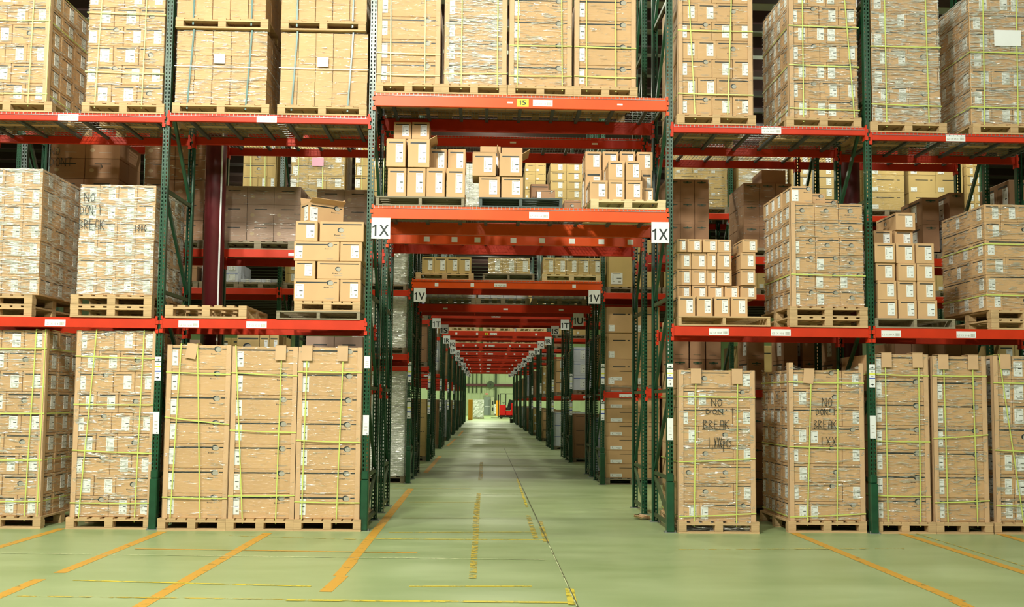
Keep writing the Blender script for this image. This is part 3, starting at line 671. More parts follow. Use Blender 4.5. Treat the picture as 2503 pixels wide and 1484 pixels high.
# ------------------------------------------------------------------ loads of the front row
AB = ('S46 E27 E27', 'E27 E27 G46')
def xw(px, py, Y): return at(px, py, Y).x
def load(desc, xl, xr, yt, zbase, Y, n, rows, depth=1.16, ph=.144, pal='block', pm=WOOD, px=None, side=None, srows=('E E E',), z1=None, m=None, kind='carton',
         filmk=None, sv=(), sh=(), boards='', pads=(), m2=None, fd=.36, two=False, sides=None, film_top=0, dip=0, py=None, jit=.004, fz=None):
    """xl,xr: pixel edges of the cartons at their foot, yt: pixel of their top; zbase: where the pallet stands"""
    z0 = zbase+ph*(2 if two else 1); py = prj((0, Y, z0))[1] if py is None else py
    X0, X1 = xw(xl, py, Y), xw(xr, py, Y); Z1 = z1 if z1 else at((xl+xr)/2, yt, Y).z
    pl, pr = px if px else (xl-5, xr+5); A, B = xw(pl, py, Y), xw(pr, py, Y)
    if pal:
        pallet(desc, A, B, Y-.045, depth+.08, zbase, ph, pal, pm)
        if two: pallet(desc, A, B, Y-.045, depth+.08, zbase+ph, ph, 'block', pm, label=f"upper of two wooden pallets under {desc}")
    stack(desc, X0, X1, z0, Z1, Y, depth, n, rows, side, srows, fd, m, kind, jit=jit)
    if filmk: film(desc, X0, X1, Y, fz if fz is not None else z0+.01, Z1+film_top, depth, 'F'+(side or ''), filmk, dip=dip)
    W = X1-X0
    for i, (a, b) in enumerate(sv): strapv(desc, ['leftmost', 'rightmost', 'middle'][i], X0+a*W, X0+b*W, Y, z0-.06, Z1, depth)
    nm = {1: ['only one'], 2: ['upper', 'lower'], 3: ['upper', 'middle', 'lower'], 4: ['topmost', 'upper middle', 'lower middle', 'lowest']}
    for i, (a, b) in enumerate(sh): straph(desc, nm[len(sh)][i], X0, X1, Y, Z1-a*(Z1-z0), Z1-b*(Z1-z0), depth)
    if 'l' in boards: cboard(desc, X0-.004, 1, Y, z0, Z1+film_top)
    if 'r' in boards: cboard(desc, X1+.004, -1, Y, z0, Z1+film_top)
    for i, (u, t) in enumerate(pads): pad(desc, ['leftmost', 'rightmost'][i], X0+u*W, Y, Z1, tilt=t)
    return X0, X1, z0, Z1
SD = ('E E G', 'S E E')
# floor level
load('leftmost strapped floor load', -112, 96, 806, 0, .06, 9, AB, px=(-112, 104), side='R', srows=('E E E', 'E E S'), filmk=FILM, sv=((.98, .99), (.83, .60+.28)), sh=((.10, .10), (.45, .45), (.7, .7), (.92, .92)), boards='r')
load('second strapped floor load from left', 173, 369, 808, 0, .03, 9, AB, px=(164, 373), side='R', filmk=FILM, sv=((.10, .24), (.80, .84)), sh=((.14, .15), (.40, .40), (.645, .66), (.925, .925)), boards='lr')
load('first tall floor load from left', 398, 552, 843, 0, -.05, 7, ('W',), px=(387, 553), kind='wide_carton', filmk=FILML, sv=((.12, .21), (.60, .47)), sh=((.16, .17), (.42, .46), (.88, .885)), boards='lr', pads=((.40, .03),))
load('second tall floor load from left', 559, 717, 847, 0, -.05, 7, ('W',), px=(554, 719), kind='wide_carton', filmk=FILML, sv=((.22, .04), (.73, .76)), sh=((.155, .17), (.49, .50), (.87, .865)), boards='lr', pads=((.745, 0),))
load('tall floor load beside green post', 722, 876, 849, 0, -.05, 7, ('W',), px=(719, 883), kind='wide_carton', filmk=FILML, sv=((.10, .13), (.65, .71)), sh=((.145, .145), (.545, .555), (.90, .905)), boards='lr', pads=((.13, 0), (.70, 0)))
load('floor load right beside the tunnel', 1661, 1845, 905, 0, -.06, 8, ('E26 S74', 'G72 E28', 'G26 G74', 'G72 E28', 'E26 G74', 'S72 E28', 'E24 S76', 'G70 E30'),
     px=(1657, 1854), filmk=FILM, sv=((.19, .22), (.75, .78)), sh=((.175, .18), (.61, .585), (.97, .945)), boards='lr', pads=((.22, 0), (.77, 0)), fz=.03)
load('deep floor load with raised corners', 1932, 2113, 905, 0, .06, 8, ('E26 S74', 'S72 E28', 'E27 G73', 'S72 E28'), px=(1924, 2116), side='L', srows=('E G E E', 'E E E S'), filmk=FILM,
     sv=((.22, .30), (.62, .66)), sh=((.08, .085), (.51, .52), (.975, .95)), boards='lr', pads=((.27, .02),), film_top=.09, dip=.13)
load('third floor load from right end', 2136, 2273, 866, 0, .02, 7, ('W',), px=(2136, 2284), kind='wide_carton', filmk=FILM, sv=((.24, .24), (.82, .84)), sh=((.12, .13), (.52, .525), (.845, .85)), boards='lr', pads=((.26, 0), (.82, 0)))
load('second floor load from right end', 2287, 2416, 871, 0, .02, 7, ('W',), px=(2285, 2424), kind='wide_carton', filmk=FILM, sv=((.22, .20), (.78, .75)), sh=((.12, .12), (.50, .475), (.885, .87)), boards='lr', pads=((.19, 0), (.76, 0)))
load('rightmost strapped floor load', 2437, 2590, 870, 0, .03, 7, ('E30 S70', 'E30 S70', 'E30 S70', 'G'), px=(2426, 2600), side='L', srows=('E E E',), filmk=FILM, sv=((.42, .08), (.9, .9)), sh=((.165, .165), (.57, .58), (.9, .905)), boards='l', pads=((.18, 0),))
# lower shelf, left
load('leftmost wrapped load, lower shelf', -92, 93, 411, zt2LL, .05, 7, ('E E E E',), px=(-100, 83), side='R', srows=('E E E',), filmk=FILMH, two=True, ph=.14, jit=.008)
load('wrapped load marked NO BREAK', 187, 372, 452, zt2LL, -.02, 6, ('E E E E',), px=(176, 374), side='R', srows=('E E E E',), filmk=FILMH, two=True, ph=.14, jit=.006)
pallet('', xw(402, 770, -.06), xw(603, 770, -.06), -.06, 1.15, zt2L, .16, label='empty wooden pallet on the lower shelf left of open carton', group='wooden pallets')
# stack with the open carton
Y = -.02; D0 = 'stack with open carton on lower shelf'
pallet(D0, xw(677, 765, Y), xw(881, 765, Y), Y-.04, 1.15, zt2L, .105, 'stringer', WOODD, label='flat grey-brown pallet below the one carrying the open carton stack')
pallet(D0, xw(719, 750, Y), xw(882, 750, Y), Y-.02, 1.1, zt2L+.105, .125, label='small wooden pallet under the stack with open carton')
z = zt2L+.23
for i, (yt, r) in enumerate(((682, (('S', 718, 829), ('E', 831, 882))), (638, (('E', 720, 770), ('G', 775, 882))), (590, (('S', 718, 829), ('E', 831, 885))), (540, (('E', 722, 776), ('G', 781, 889))))):
    z1 = at(800, yt, Y).z
    for j, (t, a, b) in enumerate(r):
        carton(xw(a, yt+25, Y), xw(b, yt+25, Y), Y+.004*i, .5, z, z1-z-.004, t, 'R' if j else None, 'E', label=f"tan carton, {ORD[i]} layer up, {['left', 'right'][j]} one, {D0}", group='cartons on '+D0)
    z = z1
# the tilted open carton on top
def open_carton(x0, x1, y0, d, z, h, label, yaw=0, cm=CARD, flaps=('l', 'r', 'f', 'b'), tilt=0, group='open cartons', F='E', side='R', sf='S'):
    w = x1-x0; mb = MB(); t = .006
    mb.box(-w/2, w/2, -d/2, d/2, 0, t, cm); mb.box(-w/2, w/2, -d/2, -d/2+t, t, h, cm); mb.box(-w/2, w/2, d/2-t, d/2, t, h, cm)
    mb.box(-w/2, -w/2+t, -d/2+t, d/2-t, t, h, cm); mb.box(w/2-t, w/2, -d/2+t, d/2-t, t, h, cm)
    P, _ = maper('F', w, d); design(mb, P, w, h, F); Q, _ = maper(side, w, d); design(mb, Q, d, h, sf)
    r = ob('open_carton', mb, None, ((x0+x1)/2, y0+d/2, z)); r.rotation_euler = (0, tilt, yaw); tag(r, label, 'carton', group)
    lb = MB(); paper(lb, P, w, h, F); ob('shipping_label', lb, r); lb = MB()
    if paper(lb, Q, d, h, sf): ob('shipping_label', lb, r)
    for f in flaps:
        mb = MB(); L_ = min(w, d)*.42
        if f == 'l': mb.bar((-w/2, 0, h), (-w/2-L_*.25, 0, h+L_*.9), d-.01, t, cm, up=(1, 0, 0))
        if f == 'r': mb.bar((w/2, 0, h), (w/2+L_*.75, 0, h+L_*.45), d-.01, t, cm, up=(0, 0, 1))
        if f == 'f': mb.bar((0, -d/2, h), (0, -d/2+L_*.8, h+L_*.35), w-.01, t, cm, up=(0, 0, 1))
        if f == 'b': mb.bar((0, d/2, h), (0, d/2+L_*.2, h+L_*.8), w-.01, t, cm, up=(0, 1, 0))
        ob('flap', mb, r)
    return r
a = xw(737, 500, .1)
open_carton(a+.09, a+.34, .13, .48, z, .27, 'opened tan carton standing askew with raised flap, above left green post stack', yaw=-.95, flaps=('r', 'b', 'l'))
# right: many small cartons on a flat pallet
D1 = 'carton stack right of tunnel'; Y = 0
pallet(D1, xw(1656, 790, Y), xw(1880, 790, Y), -.06, 1.1, zt2R, .125, 'stringer', WOOD, label='flat wooden pallet under the small cartons right of tunnel')
z = zt2R+.125
RW = ((729, [(1658, 1699), (1704, 1742), (1747, 1784), (1787, 1827)], -.02, 'E'), (696, [(1656, 1689), (1692, 1729), (1731, 1768), (1772, 1806), (1809, 1846)], .28, 'E'),
      (657, [(1656, 1690), (1692, 1727), (1729, 1751), (1753, 1788), (1807, 1843)], .26, 'E'), (616, [(1656, 1690), (1692, 1727), (1729, 1751), (1753, 1787), (1807, 1843)], .24, 'E'),
      (584, [(1655, 1678), (1680, 1715), (1718, 1753), (1755, 1787), (1812, 1848)], .22, 'E'))
zs = [z]+[at(1740, r[0], .2).z for r in RW]
for i, (yt, cols, yy, t) in enumerate(RW):
    for j, (xa, xb) in enumerate(cols):
        last = j == 4; hz = zs[i+1]-zs[i]; zz = zs[i]
        pxy = (prj((2, yy, zz+.1))[1])
        jj = random.uniform(-.012, .012)
        carton(xw(xa, pxy, yy), xw(xb, pxy, yy), yy+jj+(0 if not last else -.06), .45, zz, hz-.004, 'E', 'L' if (last or j == 0 or i == 0) else None, 'G' if last else 'S',
               label=f"small tan carton, {lay(i, 5)}, {pos(j, len(cols))} {D1}", group='cartons on '+D1)
# stretch-wrapped big one
lb = load('big wrapped load, right lower shelf', 1936, 2113, 497, zt2R, -.02, 6, ('S S G', 'S S S', 'S S G', 'S G G', 'G G G', 'G G G'), px=(1928, 2117), side='L', srows=('E E E E E',), filmk=FILM, two=True, ph=.13, sh=((.69, .70),), boards='l', jit=.006)
zt = lb[3]; w3 = (lb[1]-lb[0])/3; hh = (lb[3]-lb[2])/6
for j, yy in enumerate((.0, .42, .8)):
    carton(lb[0]+w3*j+.01, lb[0]+w3*(j+1)-.02, yy, .36, zt, hh, 'S', 'L', 'E', label=f"tan carton, {['nearest', 'middle', 'rearmost'][j]} loose one atop big wrapped load", group='loose cartons atop wrapped load')
for j in range(3):
    carton(lb[0]+.005, lb[0]+.36, .40+j*.27, .25, zt, hh, 'P', 'L', 'E', label=f"tan carton, loose, {['first', 'second', 'third'][j]} behind nearest one atop big wrapped load", group='loose cartons atop wrapped load')
# right of second right post
D2 = 'carton stack beyond second right post'
pallet(D2, xw(2136, 795, 0), xw(2331, 795, 0), -.05, 1.1, zt2RR, .125, 'stringer', WOODD, label='flat pallet under the carton stack right of second right post')
z = zt2RR+.125
R2_ = ((733, ((2146, 2193), (2197, 2241), (2244, 2291))), (686, ((2146, 2190), (2195, 2239), (2243, 2287))), (643, ((2142, 2188), (2195, 2238), (2241, 2283))), (594, ((2138, 2188), (2191, 2236), (2239, 2282))))
for i, (yt, cols) in enumerate(R2_):
    z1 = at(2215, yt, 0).z
    for j, (xa, xb) in enumerate(cols):
        carton(xw(xa, yt+20, 0), xw(xb, yt+20, 0), random.uniform(-.012, .012), .45, z, z1-z-.004, 'E', 'L' if j == 0 else None, 'S', label=f"tan carton, {lay(i, 5)}, {pos(j, 3)} {D2}", group='cartons on '+D2)
    z = z1
z1 = at(2215, 570, .3).z
for j, (xa, xb) in enumerate(((2137, 2181), (2187, 2231))):
    carton(xw(xa, 580, .3), xw(xb, 580, .3), .3, .45, z, z1-z+.03, 'E', None, 'S', label=f"tan carton, set back, {['left', 'right'][j]} one near top of {D2}", group='cartons on '+D2)
carton(xw(2190, 550, .25), xw(2237, 550, .25), .25, .62, z1+.034, at(2215, 520, .25).z-z1-.034, 'E', 'L', 'G', label='tan carton alone at the very top of '+D2, group='cartons on '+D2, rot=.05)
F2 = load('strapped lower shelf load, far right', 2300+112, 2570, 500, zt2RR, .0, 6, ('E26 G74', 'S', 'E32 G68', 'S', 'E26 G74', 'E26 E26 G48'), px=(2418, 2590), side='L', srows=('E E E', 'E G', 'E S G'), filmk=FILM, two=True, ph=.125, sh=((.38, .38), (.86, .86)), jit=.006)
# upper shelf, left
ZT = 7.4
def zt_at(z0, h, n): return z0+h*n
def up(desc, xl, xr, yb1, zb, n, px, ph=.135, **k):
    """upper-shelf loads run out of the top of the frame: yb1 = pixel height of one layer"""
    Y = k.pop('Y', -.01); z0 = zb+ph; h = yb1/ (FPX/(CD+Y)); return load(desc, xl, xr, 0, zb, Y, n, k.pop('rows', AB), px=px, ph=ph, z1=z0+h*n*1.06, **k)
up('leftmost load on upper shelf', -85, 113, 46, zt3LL, 6, (-92, 131), side='R', srows=('E E E',), filmk=FILM, sv=((.78, .80), (1.0, 1.0)), sh=((.30, .30), (.93, .93)), boards='r')
up('strapped upper load, outer left bay', 208, 396, 46, zt3LL, 6, (203, 404), rows=('E E G', 'S46 E27 E27'), filmk=FILM, sv=((.13, .18), (.74, .76)), sh=((.22, .23), (.73, .74)), side='R')
for desc, xl, xr, pp, sgn in (('blue-strapped upper load, left', 427, 650, (423, 660), 'left'), ('blue-strapped upper load, right', 683, 897, (679, 898), 'right')):
    z0 = zt3L+.13; h1 = 178/196.0*1.04; Yp = -.01
    load(desc, xl, xr, 0, zt3L, Yp, 3, ('P P P P P',), px=pp, ph=.13, z1=z0+h1, kind='plain_carton', side='R', srows=('P P P P',), filmk=FILM if sgn == 'left' else FILML, fd=.3)
    a, b = xw(xl, 257, Yp), xw(xr, 257, Yp); W = b-a
    for i, (u0, u1) in enumerate(((.14, .19), (.78, .83))): strapv(desc, ['leftmost', 'rightmost'][i], a+u0*W, a+u1*W, Yp, z0-.07, z0+h1, 1.1, STRAPB, .02)
    straph(desc, 'only one', a, b, Yp, z0+.51*h1, z0+.50*h1, 1.1, PAPER, .008)
    q = MB(); cx_ = xw(537 if sgn == 'left' else 790, 150, Yp); cz = at(790, 150 if sgn == 'left' else 153, Yp).z; q.box(cx_-.07, cx_+.07, Yp-.022, Yp-.020, cz-.06, cz+.06, PAPER)
    for v in (.03, -.005): q.box(cx_-.05, cx_+.05, Yp-.0235, Yp-.022, cz+v, cz+v+.004, INKL)
    tag(ob('paper_note', q), f"white paper note stuck on the {desc}", 'note', 'paper notes on upper loads')
    d2 = desc.replace('upper load,', 'second-tier load,'); zz = z0+h1+.02
    load(d2, xl+4, xr, 0, zz, Yp, 2, ('P P P P P',), px=(pp[0]+9, pp[1]-2), ph=.13, z1=zz+.13+.75, kind='plain_carton', side='R', srows=('P P P',), filmk=FILML, fd=.3, pm=WOOD)
    for i, (u0, u1) in enumerate(((.16, .17), (.80, .81))): strapv(d2, ['leftmost', 'rightmost'][i], a+.02+u0*W, a+.02+u1*W, Yp, zz+.05, zz+.88, 1.1, STRAPB, .02)
# highest centre shelf
for i, (desc, xl, xr, pp, fk, sv, sh) in enumerate((
    ('first of four high centre loads', 922, 1073, (919, 1079), FILML, ((.22, .20), (.77, .76)), ((.66, .67), (.90, .905))),
    ('second of four high centre loads', 1087, 1236, (1079, 1239), FILMH, ((.27, .27), (.86, .86)), ((.88, .87),)),
    ('third of four high centre loads', 1246, 1395, (1241, 1400), FILM, ((.12, .13), (.86, .84)), ((.55, .55), (.89, .885))),
    ('fourth of four high centre loads', 1406, 1552, (1401, 1557), FILML, ((.19, .18), (.68, .67)), ((.55, .56), (.88, .89))))):
    up(desc, xl, xr, 54, ztB, 4, pp, ph=.13, rows=('W',), kind='wide_carton', filmk=fk, sv=sv, sh=sh, boards='lr')
# upper shelf, right
up('upper load just right of tunnel', 1659, 1838, 45.5, zt3R, 7, (1653, 1846), rows=('S46 E28 E26', 'E26 E26 G48'), filmk=FILML, sv=((.22, .13), (.66, .73)), sh=((.36, .36), (.84, .845)), boards='lr')
up('upper load before second right post', 1931, 2098, 45.5, zt3R, 7, (1920, 2102), rows=('E28 E27 S45', 'S45 E28 E27'), side='L', srows=('E E E E E', 'G E E E'), filmk=FILM, sv=((.19, .19), (.94, .80)), sh=((.30, .31), (.60, .61), (.93, .94)), boards='l', Y=.02)
up('glossy upper load, outer right bay', 2132, 2299, 45.5, zt3RR, 7, (2124, 2310), rows=('E S46 E', 'E26 E28 G46'), side='L', srows=('E E',), filmk=FILMH, sv=((.20, .20), (.82, .80)), sh=((.42, .42), (.86, .87)))
u = up('upper load with white pouch', 2374, 2560, 45.5, zt3RR, 7, (2374, 2575), rows=('E28 E27 S45', 'E S46 E'), side='L', srows=('E E E S', 'G E E'), filmk=FILMH, sv=((.16, .18), (.6, .62)), sh=((.45, .45), (.87, .87)))
q = MB(); a = at(2430, 73, -.03); q.box(a.x, a.x+.35, -.032, -.026, a.z-.21, a.z, PAPER); tag(ob('document_pouch', q), 'white document pouch on rightmost upper load', 'pouch')
# shelf over the tunnel: pallets with loose small cartons
D3 = 'left pallet over tunnel'; D4 = 'dark pallet over tunnel'; D5 = 'pale pallet over tunnel'
pallet(D3, xw(919, 490, 0), xw(1136, 490, 0), -.05, 1.05, ztA, .12, 'stringer', WOODD, label='old grey pallet, left one over the tunnel')
pallet(D4, xw(1171, 494, 0), xw(1374, 494, 0), -.05, 1.05, ztA, .125, 'stringer', mat('dark_pallet_wood', (.075, .095, .085), .7, noise=.2, stretch=(.6, 3, 6), rnd=.2), label='dark grey pallet, middle one over the tunnel')
pallet(D5, xw(1443, 498, 0), xw(1626, 498, 0), -.05, 1.05, ztA, .125, 'block', WOODY, label='pale new pallet, right one over the tunnel')
def loose(D, items, h=None):
    for (xa, xb, yb, yt, yy, z0, lbt, side) in items:
        zt_ = at((xa+xb)/2, yt, yy).z; pm = (yb+yt)/2
        carton(xw(xa, pm, yy), xw(xb, pm, yy), yy, .42, z0, zt_-z0-.004, 'E', side, 'S', label=f"small tan carton, {lbt}, {D}", group='cartons on '+D)
zA = ztA+.122
z1 = at(1020, 409, 0).z; z2_ = at(995, 339, 0).z; z2b = at(1100, 363, .35).z
loose(D3, [(952, 997, 0, 409, 0, zA, 'bottom leftmost', None), (999, 1044, 0, 409, 0, zA, 'bottom second', None), (1046, 1091, 0, 409, .0, zA, 'bottom third', None), (1095, 1140, 0, 410, .0, zA, 'bottom rightmost', 'R'),
           (948, 995, 0, 338, -.02, z1, 'upper layer leftmost', None), (1053, 1095, 0, 363, .30, z1, 'upper layer third, set back', None), (1098, 1141, 0, 364, .30, z1, 'upper layer rightmost, set back', None),
           (966, 1008, 0, 298, .42, at(990, 339, .42).z, 'top left, farther back', None), (1010, 1052, 0, 298, .42, at(990, 339, .42).z, 'top right, farther back', None),
           (966, 1008, 0, 340, .42, at(990, 405, .42).z, 'second layer left, behind front ones', None), (1010, 1052, 0, 340, .42, at(990, 405, .42).z, 'second layer right, behind front ones', None),
           (960, 1004, 0, 408, .44, zA, 'bottom left of the rear ones', None), (1010, 1052, 0, 408, .44, zA, 'bottom second of the rear ones', None)])
z1o = at(1020, 409, 0).z
open_carton(xw(997, 375, 0), xw(1050, 375, 0), -.02, .42, z1o, at(1020, 341, 0).z-z1o, 'open small carton with flaps up, upper layer of left pallet over tunnel', flaps=('r', 'b'), sf='P')
z1 = at(1225, 431, 0).z
loose(D4, [(1173, 1225, 0, 430, 0, zA+.005, 'bottom left', None), (1228, 1281, 0, 431, 0, zA+.005, 'bottom right', None), (1176, 1226, 0, 357, .45, zA+.005, 'tall rear left', None), (1228, 1279, 0, 360, .45, zA+.005, 'tall rear right', None)])
open_carton(xw(1155, 400, -.02), xw(1212, 400, -.02), -.02, .42, z1, at(1180, 376, 0).z-z1, 'open small carton, upper left on dark pallet over tunnel', flaps=('f',), sf='P', group='open cartons')
open_carton(xw(1221, 400, -.02), xw(1277, 400, -.02), -.02, .42, z1, at(1250, 376, 0).z-z1, 'open small carton, upper right on dark pallet over tunnel', flaps=('b', 'l', 'r'), sf='P', group='open cartons')
for (xa, xb, yt, z0, l, F) in ((1297, 1341, 450, ztA+.128, 'left', 'G'), (1312, 1357, 464, ztA+.128, 'right', 'S')):
    yy = .35 if l == 'left' else .02
    carton(xw(xa, 475, yy), xw(xb, 475, yy), yy, .3, z0, at(1320, yt, yy).z-z0, F, None, m=CARDB, kind='brown_carton', label=f"small dark brown carton, {l} one on the dark pallet over tunnel", group='small brown cartons over tunnel')
carton(xw(1379, 498, .3), xw(1420, 498, .3), .3, .35, ztA+.012, at(1400, 490, .3).z-ztA-.012, 'G', None, m=CARDB, kind='brown_carton', label='dark brown carton lying on deck between dark and pale pallets', group='small brown cartons over tunnel')
za_ = at(1490, 440, 0).z; zb_ = at(1490, 393, .0).z
loose(D5, [(1443, 1486, 0, 440, 0, zA, 'bottom leftmost', 'L'), (1488, 1527, 0, 440, 0, zA, 'bottom second', None), (1530, 1570, 0, 441, 0, zA, 'bottom third', None), (1572, 1596, 0, 459, .12, zA, 'bottom rightmost small', None),
           (1488, 1527, 0, 393, .0, za_, 'second layer left', 'L'), (1530, 1567, 0, 393, .0, za_, 'second layer right', None)])
zr1 = at(1450, 414, .42).z
loose(D5, [(1432, 1472, 0, 414, .45, zA, 'rear bottom leftmost', 'L'), (1568, 1594, 0, 416, .45, zA, 'rear bottom rightmost', None), (1474, 1517, 0, 414, .45, zA, 'rear bottom second', None), (1519, 1560, 0, 414, .45, zA, 'rear bottom third', None),
           (1432, 1471, 0, 370, .45, zr1, 'rear top leftmost', 'L'), (1474, 1512, 0, 370, .45, zr1, 'rear top second', None), (1516, 1553, 0, 370, .45, zr1, 'rear top third', None), (1558, 1595, 0, 371, .45, zr1, 'rear top rightmost', None)])
# handwriting in black marker
def scribble(strs, desc):
    for s, xa, xb, ya, yb, Y in strs:
        a = at(xa, yb, Y); b = at(xb, ya, Y); mb = MB()
        ST = {'N': [(0, 0, 0, 1), (0, 1, .9, 0), (.9, 0, .9, 1)], 'O': [(.5, 1, .05, .6), (.05, .6, .3, 0), (.3, 0, .8, .1), (.8, .1, .95, .7), (.95, .7, .5, 1)], 'D': [(0, 0, 0, 1), (0, 1, .8, .7), (.8, .7, .8, .25), (.8, .25, 0, 0)],
              'T': [(0, 1, 1, 1), (.5, 1, .5, 0)], 'B': [(0, 0, 0, 1), (0, 1, .8, .8), (.8, .8, .1, .5), (.1, .5, .9, .25), (.9, .25, 0, 0)], 'R': [(0, 0, 0, 1), (0, 1, .8, .8), (.8, .8, .05, .5), (.05, .5, .9, 0)],
              'E': [(0, 0, 0, 1), (0, 1, .8, 1), (0, .5, .7, .5), (0, 0, .8, 0)], 'A': [(0, 0, .3, 1), (.3, 1, .9, .9), (.9, .9, .9, 0), (.1, .45, .9, .45)], 'K': [(0, 0, 0, 1), (0, .45, .9, 1), (.2, .55, .9, 0)],
              '1': [(.4, 0, .4, 1)], ',': [(.5, .2, .35, -.25)], 'X': [(0, 1, .8, 0), (.9, 1, .1, 0)], '6': [(.7, 1, .1, .5), (.1, .5, .3, 0), (.3, 0, .8, .2), (.8, .2, .2, .45)], 'P': [(0, -.4, .1, .7), (.1, .7, .8, .5), (.8, .5, .1, .2)],
              'C': [(.9, .8, .2, .7), (.2, .7, .2, .1), (.2, .1, .9, .1)], 'S': [(.9, .7, .2, .6), (.2, .6, .8, .3), (.8, .3, .1, .05)], '8': [(.5, 1, .1, .7), (.1, .7, .8, .3), (.8, .3, .4, 0), (.4, 0, .1, .3), (.1, .3, .9, .8), (.9, .8, .5, 1)],
              '0': [(.5, 1, .1, .5), (.1, .5, .5, 0), (.5, 0, .9, .5), (.9, .5, .5, 1)], "'": [(.5, 1, .4, .7)], '>': [(-3, .5, 1, .5), (.2, 1, 1, .5), (.2, 0, 1, .5)]}
        n = len(s); cw = (b.x-a.x)/n
        for i, c in enumerate(s):
            for (u0, v0, u1, v1) in ST.get(c, []):
                mb.bar((a.x+(i+u0*.8)*cw, Y, a.z+(b.z-a.z)*v0), (a.x+(i+u1*.8)*cw, Y, a.z+(b.z-a.z)*v1), .007, .001, INK, up=(0, 1, 0))
        tag(ob('marker_writing', mb), f"handwritten black marker {s.replace('>', 'arrow')} on {desc}", 'handwriting', 'marker writing on loads')
scribble([('NO', 1739, 1768, 975, 993, -.078), ("DON'T", 1726, 1800, 1001, 1012, -.078), ('BREAK', 1720, 1785, 1027, 1048, -.078), ('1,XX6PCS', 1731, 1790, 1070, 1094, -.078)], 'floor load right of tunnel')
scribble([('NO', 2010, 2037, 973, 994, .040), ("DON'T", 1995, 2045, 999, 1015, .040), ('BREAK', 1990, 2047, 1027, 1048, .040), ('1XX', 2005, 2048, 1068, 1088, .040)], 'deep floor load with raised corners')
scribble([('NO', 206, 236, 472, 492, -.045), ("DON'T", 196, 252, 503, 524, -.045), ('BREAK', 193, 258, 537, 560, -.045), ('1800', 328, 360, 550, 566, -.045)], 'wrapped lower shelf load in outer left bay')
# ------------------------------------------------------------------ second rack row, behind
def bload(desc, xl, xr, yt, zb, Y, n, rows, **k):
    k.setdefault('pm', WOODD); k.setdefault('depth', .85 if Y < 3 else 1.1)
    return load(desc, xl, xr, yt, zb, Y, n, rows, **k)
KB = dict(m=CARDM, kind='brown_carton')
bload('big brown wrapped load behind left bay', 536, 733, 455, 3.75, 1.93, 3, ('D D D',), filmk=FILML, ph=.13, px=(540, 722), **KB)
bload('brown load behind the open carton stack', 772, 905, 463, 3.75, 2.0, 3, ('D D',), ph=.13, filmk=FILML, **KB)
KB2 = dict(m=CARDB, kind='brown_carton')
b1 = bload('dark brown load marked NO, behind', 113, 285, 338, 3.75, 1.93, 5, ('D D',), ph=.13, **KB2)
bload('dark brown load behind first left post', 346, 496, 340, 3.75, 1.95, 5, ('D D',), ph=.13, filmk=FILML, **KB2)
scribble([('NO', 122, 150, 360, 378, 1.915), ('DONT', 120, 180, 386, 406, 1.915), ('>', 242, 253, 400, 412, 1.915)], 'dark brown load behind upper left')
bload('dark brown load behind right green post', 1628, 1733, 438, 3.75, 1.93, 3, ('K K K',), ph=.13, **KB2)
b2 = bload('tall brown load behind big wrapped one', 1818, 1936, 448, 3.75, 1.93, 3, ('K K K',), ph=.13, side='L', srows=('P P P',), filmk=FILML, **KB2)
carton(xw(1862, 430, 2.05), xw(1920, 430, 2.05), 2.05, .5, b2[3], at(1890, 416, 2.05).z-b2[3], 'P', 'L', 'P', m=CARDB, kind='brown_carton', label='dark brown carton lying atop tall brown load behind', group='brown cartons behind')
for j, (xa, xb, yt) in enumerate(((2256, 2296, 482), (2322, 2357, 470))):
    D = f"{['left', 'right'][j]} brown column behind outer right bay"
    z0 = 3.75+.13; Yb = 1.93+.1*(1-j); zt_ = at(xa, yt, Yb).z; h = (zt_-z0)/2 if False else .40; n = 3
    z0 = zt_-n*h
    if z0 > 3.6: z0 = 3.88; h = (zt_-z0)/n
    else: n = 2; h = (zt_-3.88)/2; z0 = 3.88
    pallet(D, xw(xa, 560, Yb)-.05, xw(xb, 560, Yb)+.05, Yb-.03, .8, 3.75, .125, m=WOODD)
    for i in range(n): carton(xw(xa, 560, Yb), xw(xb, 560, Yb), Yb, .75, z0+i*h, h-.004, 'K', 'L', 'E', m=CARDB, kind='brown_carton', label=f"brown carton with green print, {lay(i, n)}, {D}", group='brown cartons behind')
bload('dark load behind far right diagonal', 2470, 2600, 440, 3.75, 1.93, 2, ('K K',), side='L', srows=('E E',), ph=.13, **KB2)
# lower parts of the second row, seen over the floor loads
for xa, xb, D in ((1640, 1683, 'first'), (1687, 1723, 'second'), (1726, 1762, 'third'), (1830, 1868, 'fourth'), (1852+64, 1950, 'fifth'), (1962, 1994, 'sixth'), (2040, 2080, 'seventh')):
    Yb = 1.95 if D != 'fourth' else 1.93; h = .42
    for i in range(6):
        if i*h+.14+h > 2.9: break
        carton(xw(xa, 860, Yb), xw(xb, 860, Yb), Yb, .6, .14+i*h, h-.004, 'K', 'L', 'E', m=CARDB, kind='brown_carton', label=f"brown carton with green mark, {lay(i, 9)}, {D} column under lower right shelf", group='brown cartons under lower right shelf')
for a, b, D in ((1640, 1770, 'columns one to three, second row floor'), (1826, 1955, 'columns four and five, second row floor'), (1960, 1996, 'column six, second row floor'), (2038, 2083, 'column seven, second row floor')):
    pallet('brown '+D, xw(a, 1200, 1.95), xw(b, 1200, 1.95), 1.90, .8, 0, .138, m=WOODD)
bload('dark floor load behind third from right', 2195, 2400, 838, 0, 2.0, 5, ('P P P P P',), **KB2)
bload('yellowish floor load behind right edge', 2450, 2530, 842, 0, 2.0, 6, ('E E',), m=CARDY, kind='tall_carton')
bload('brown floor load behind left green post', 738, 880, 822, 0, 1.95, 5, ('D D',), **KB)
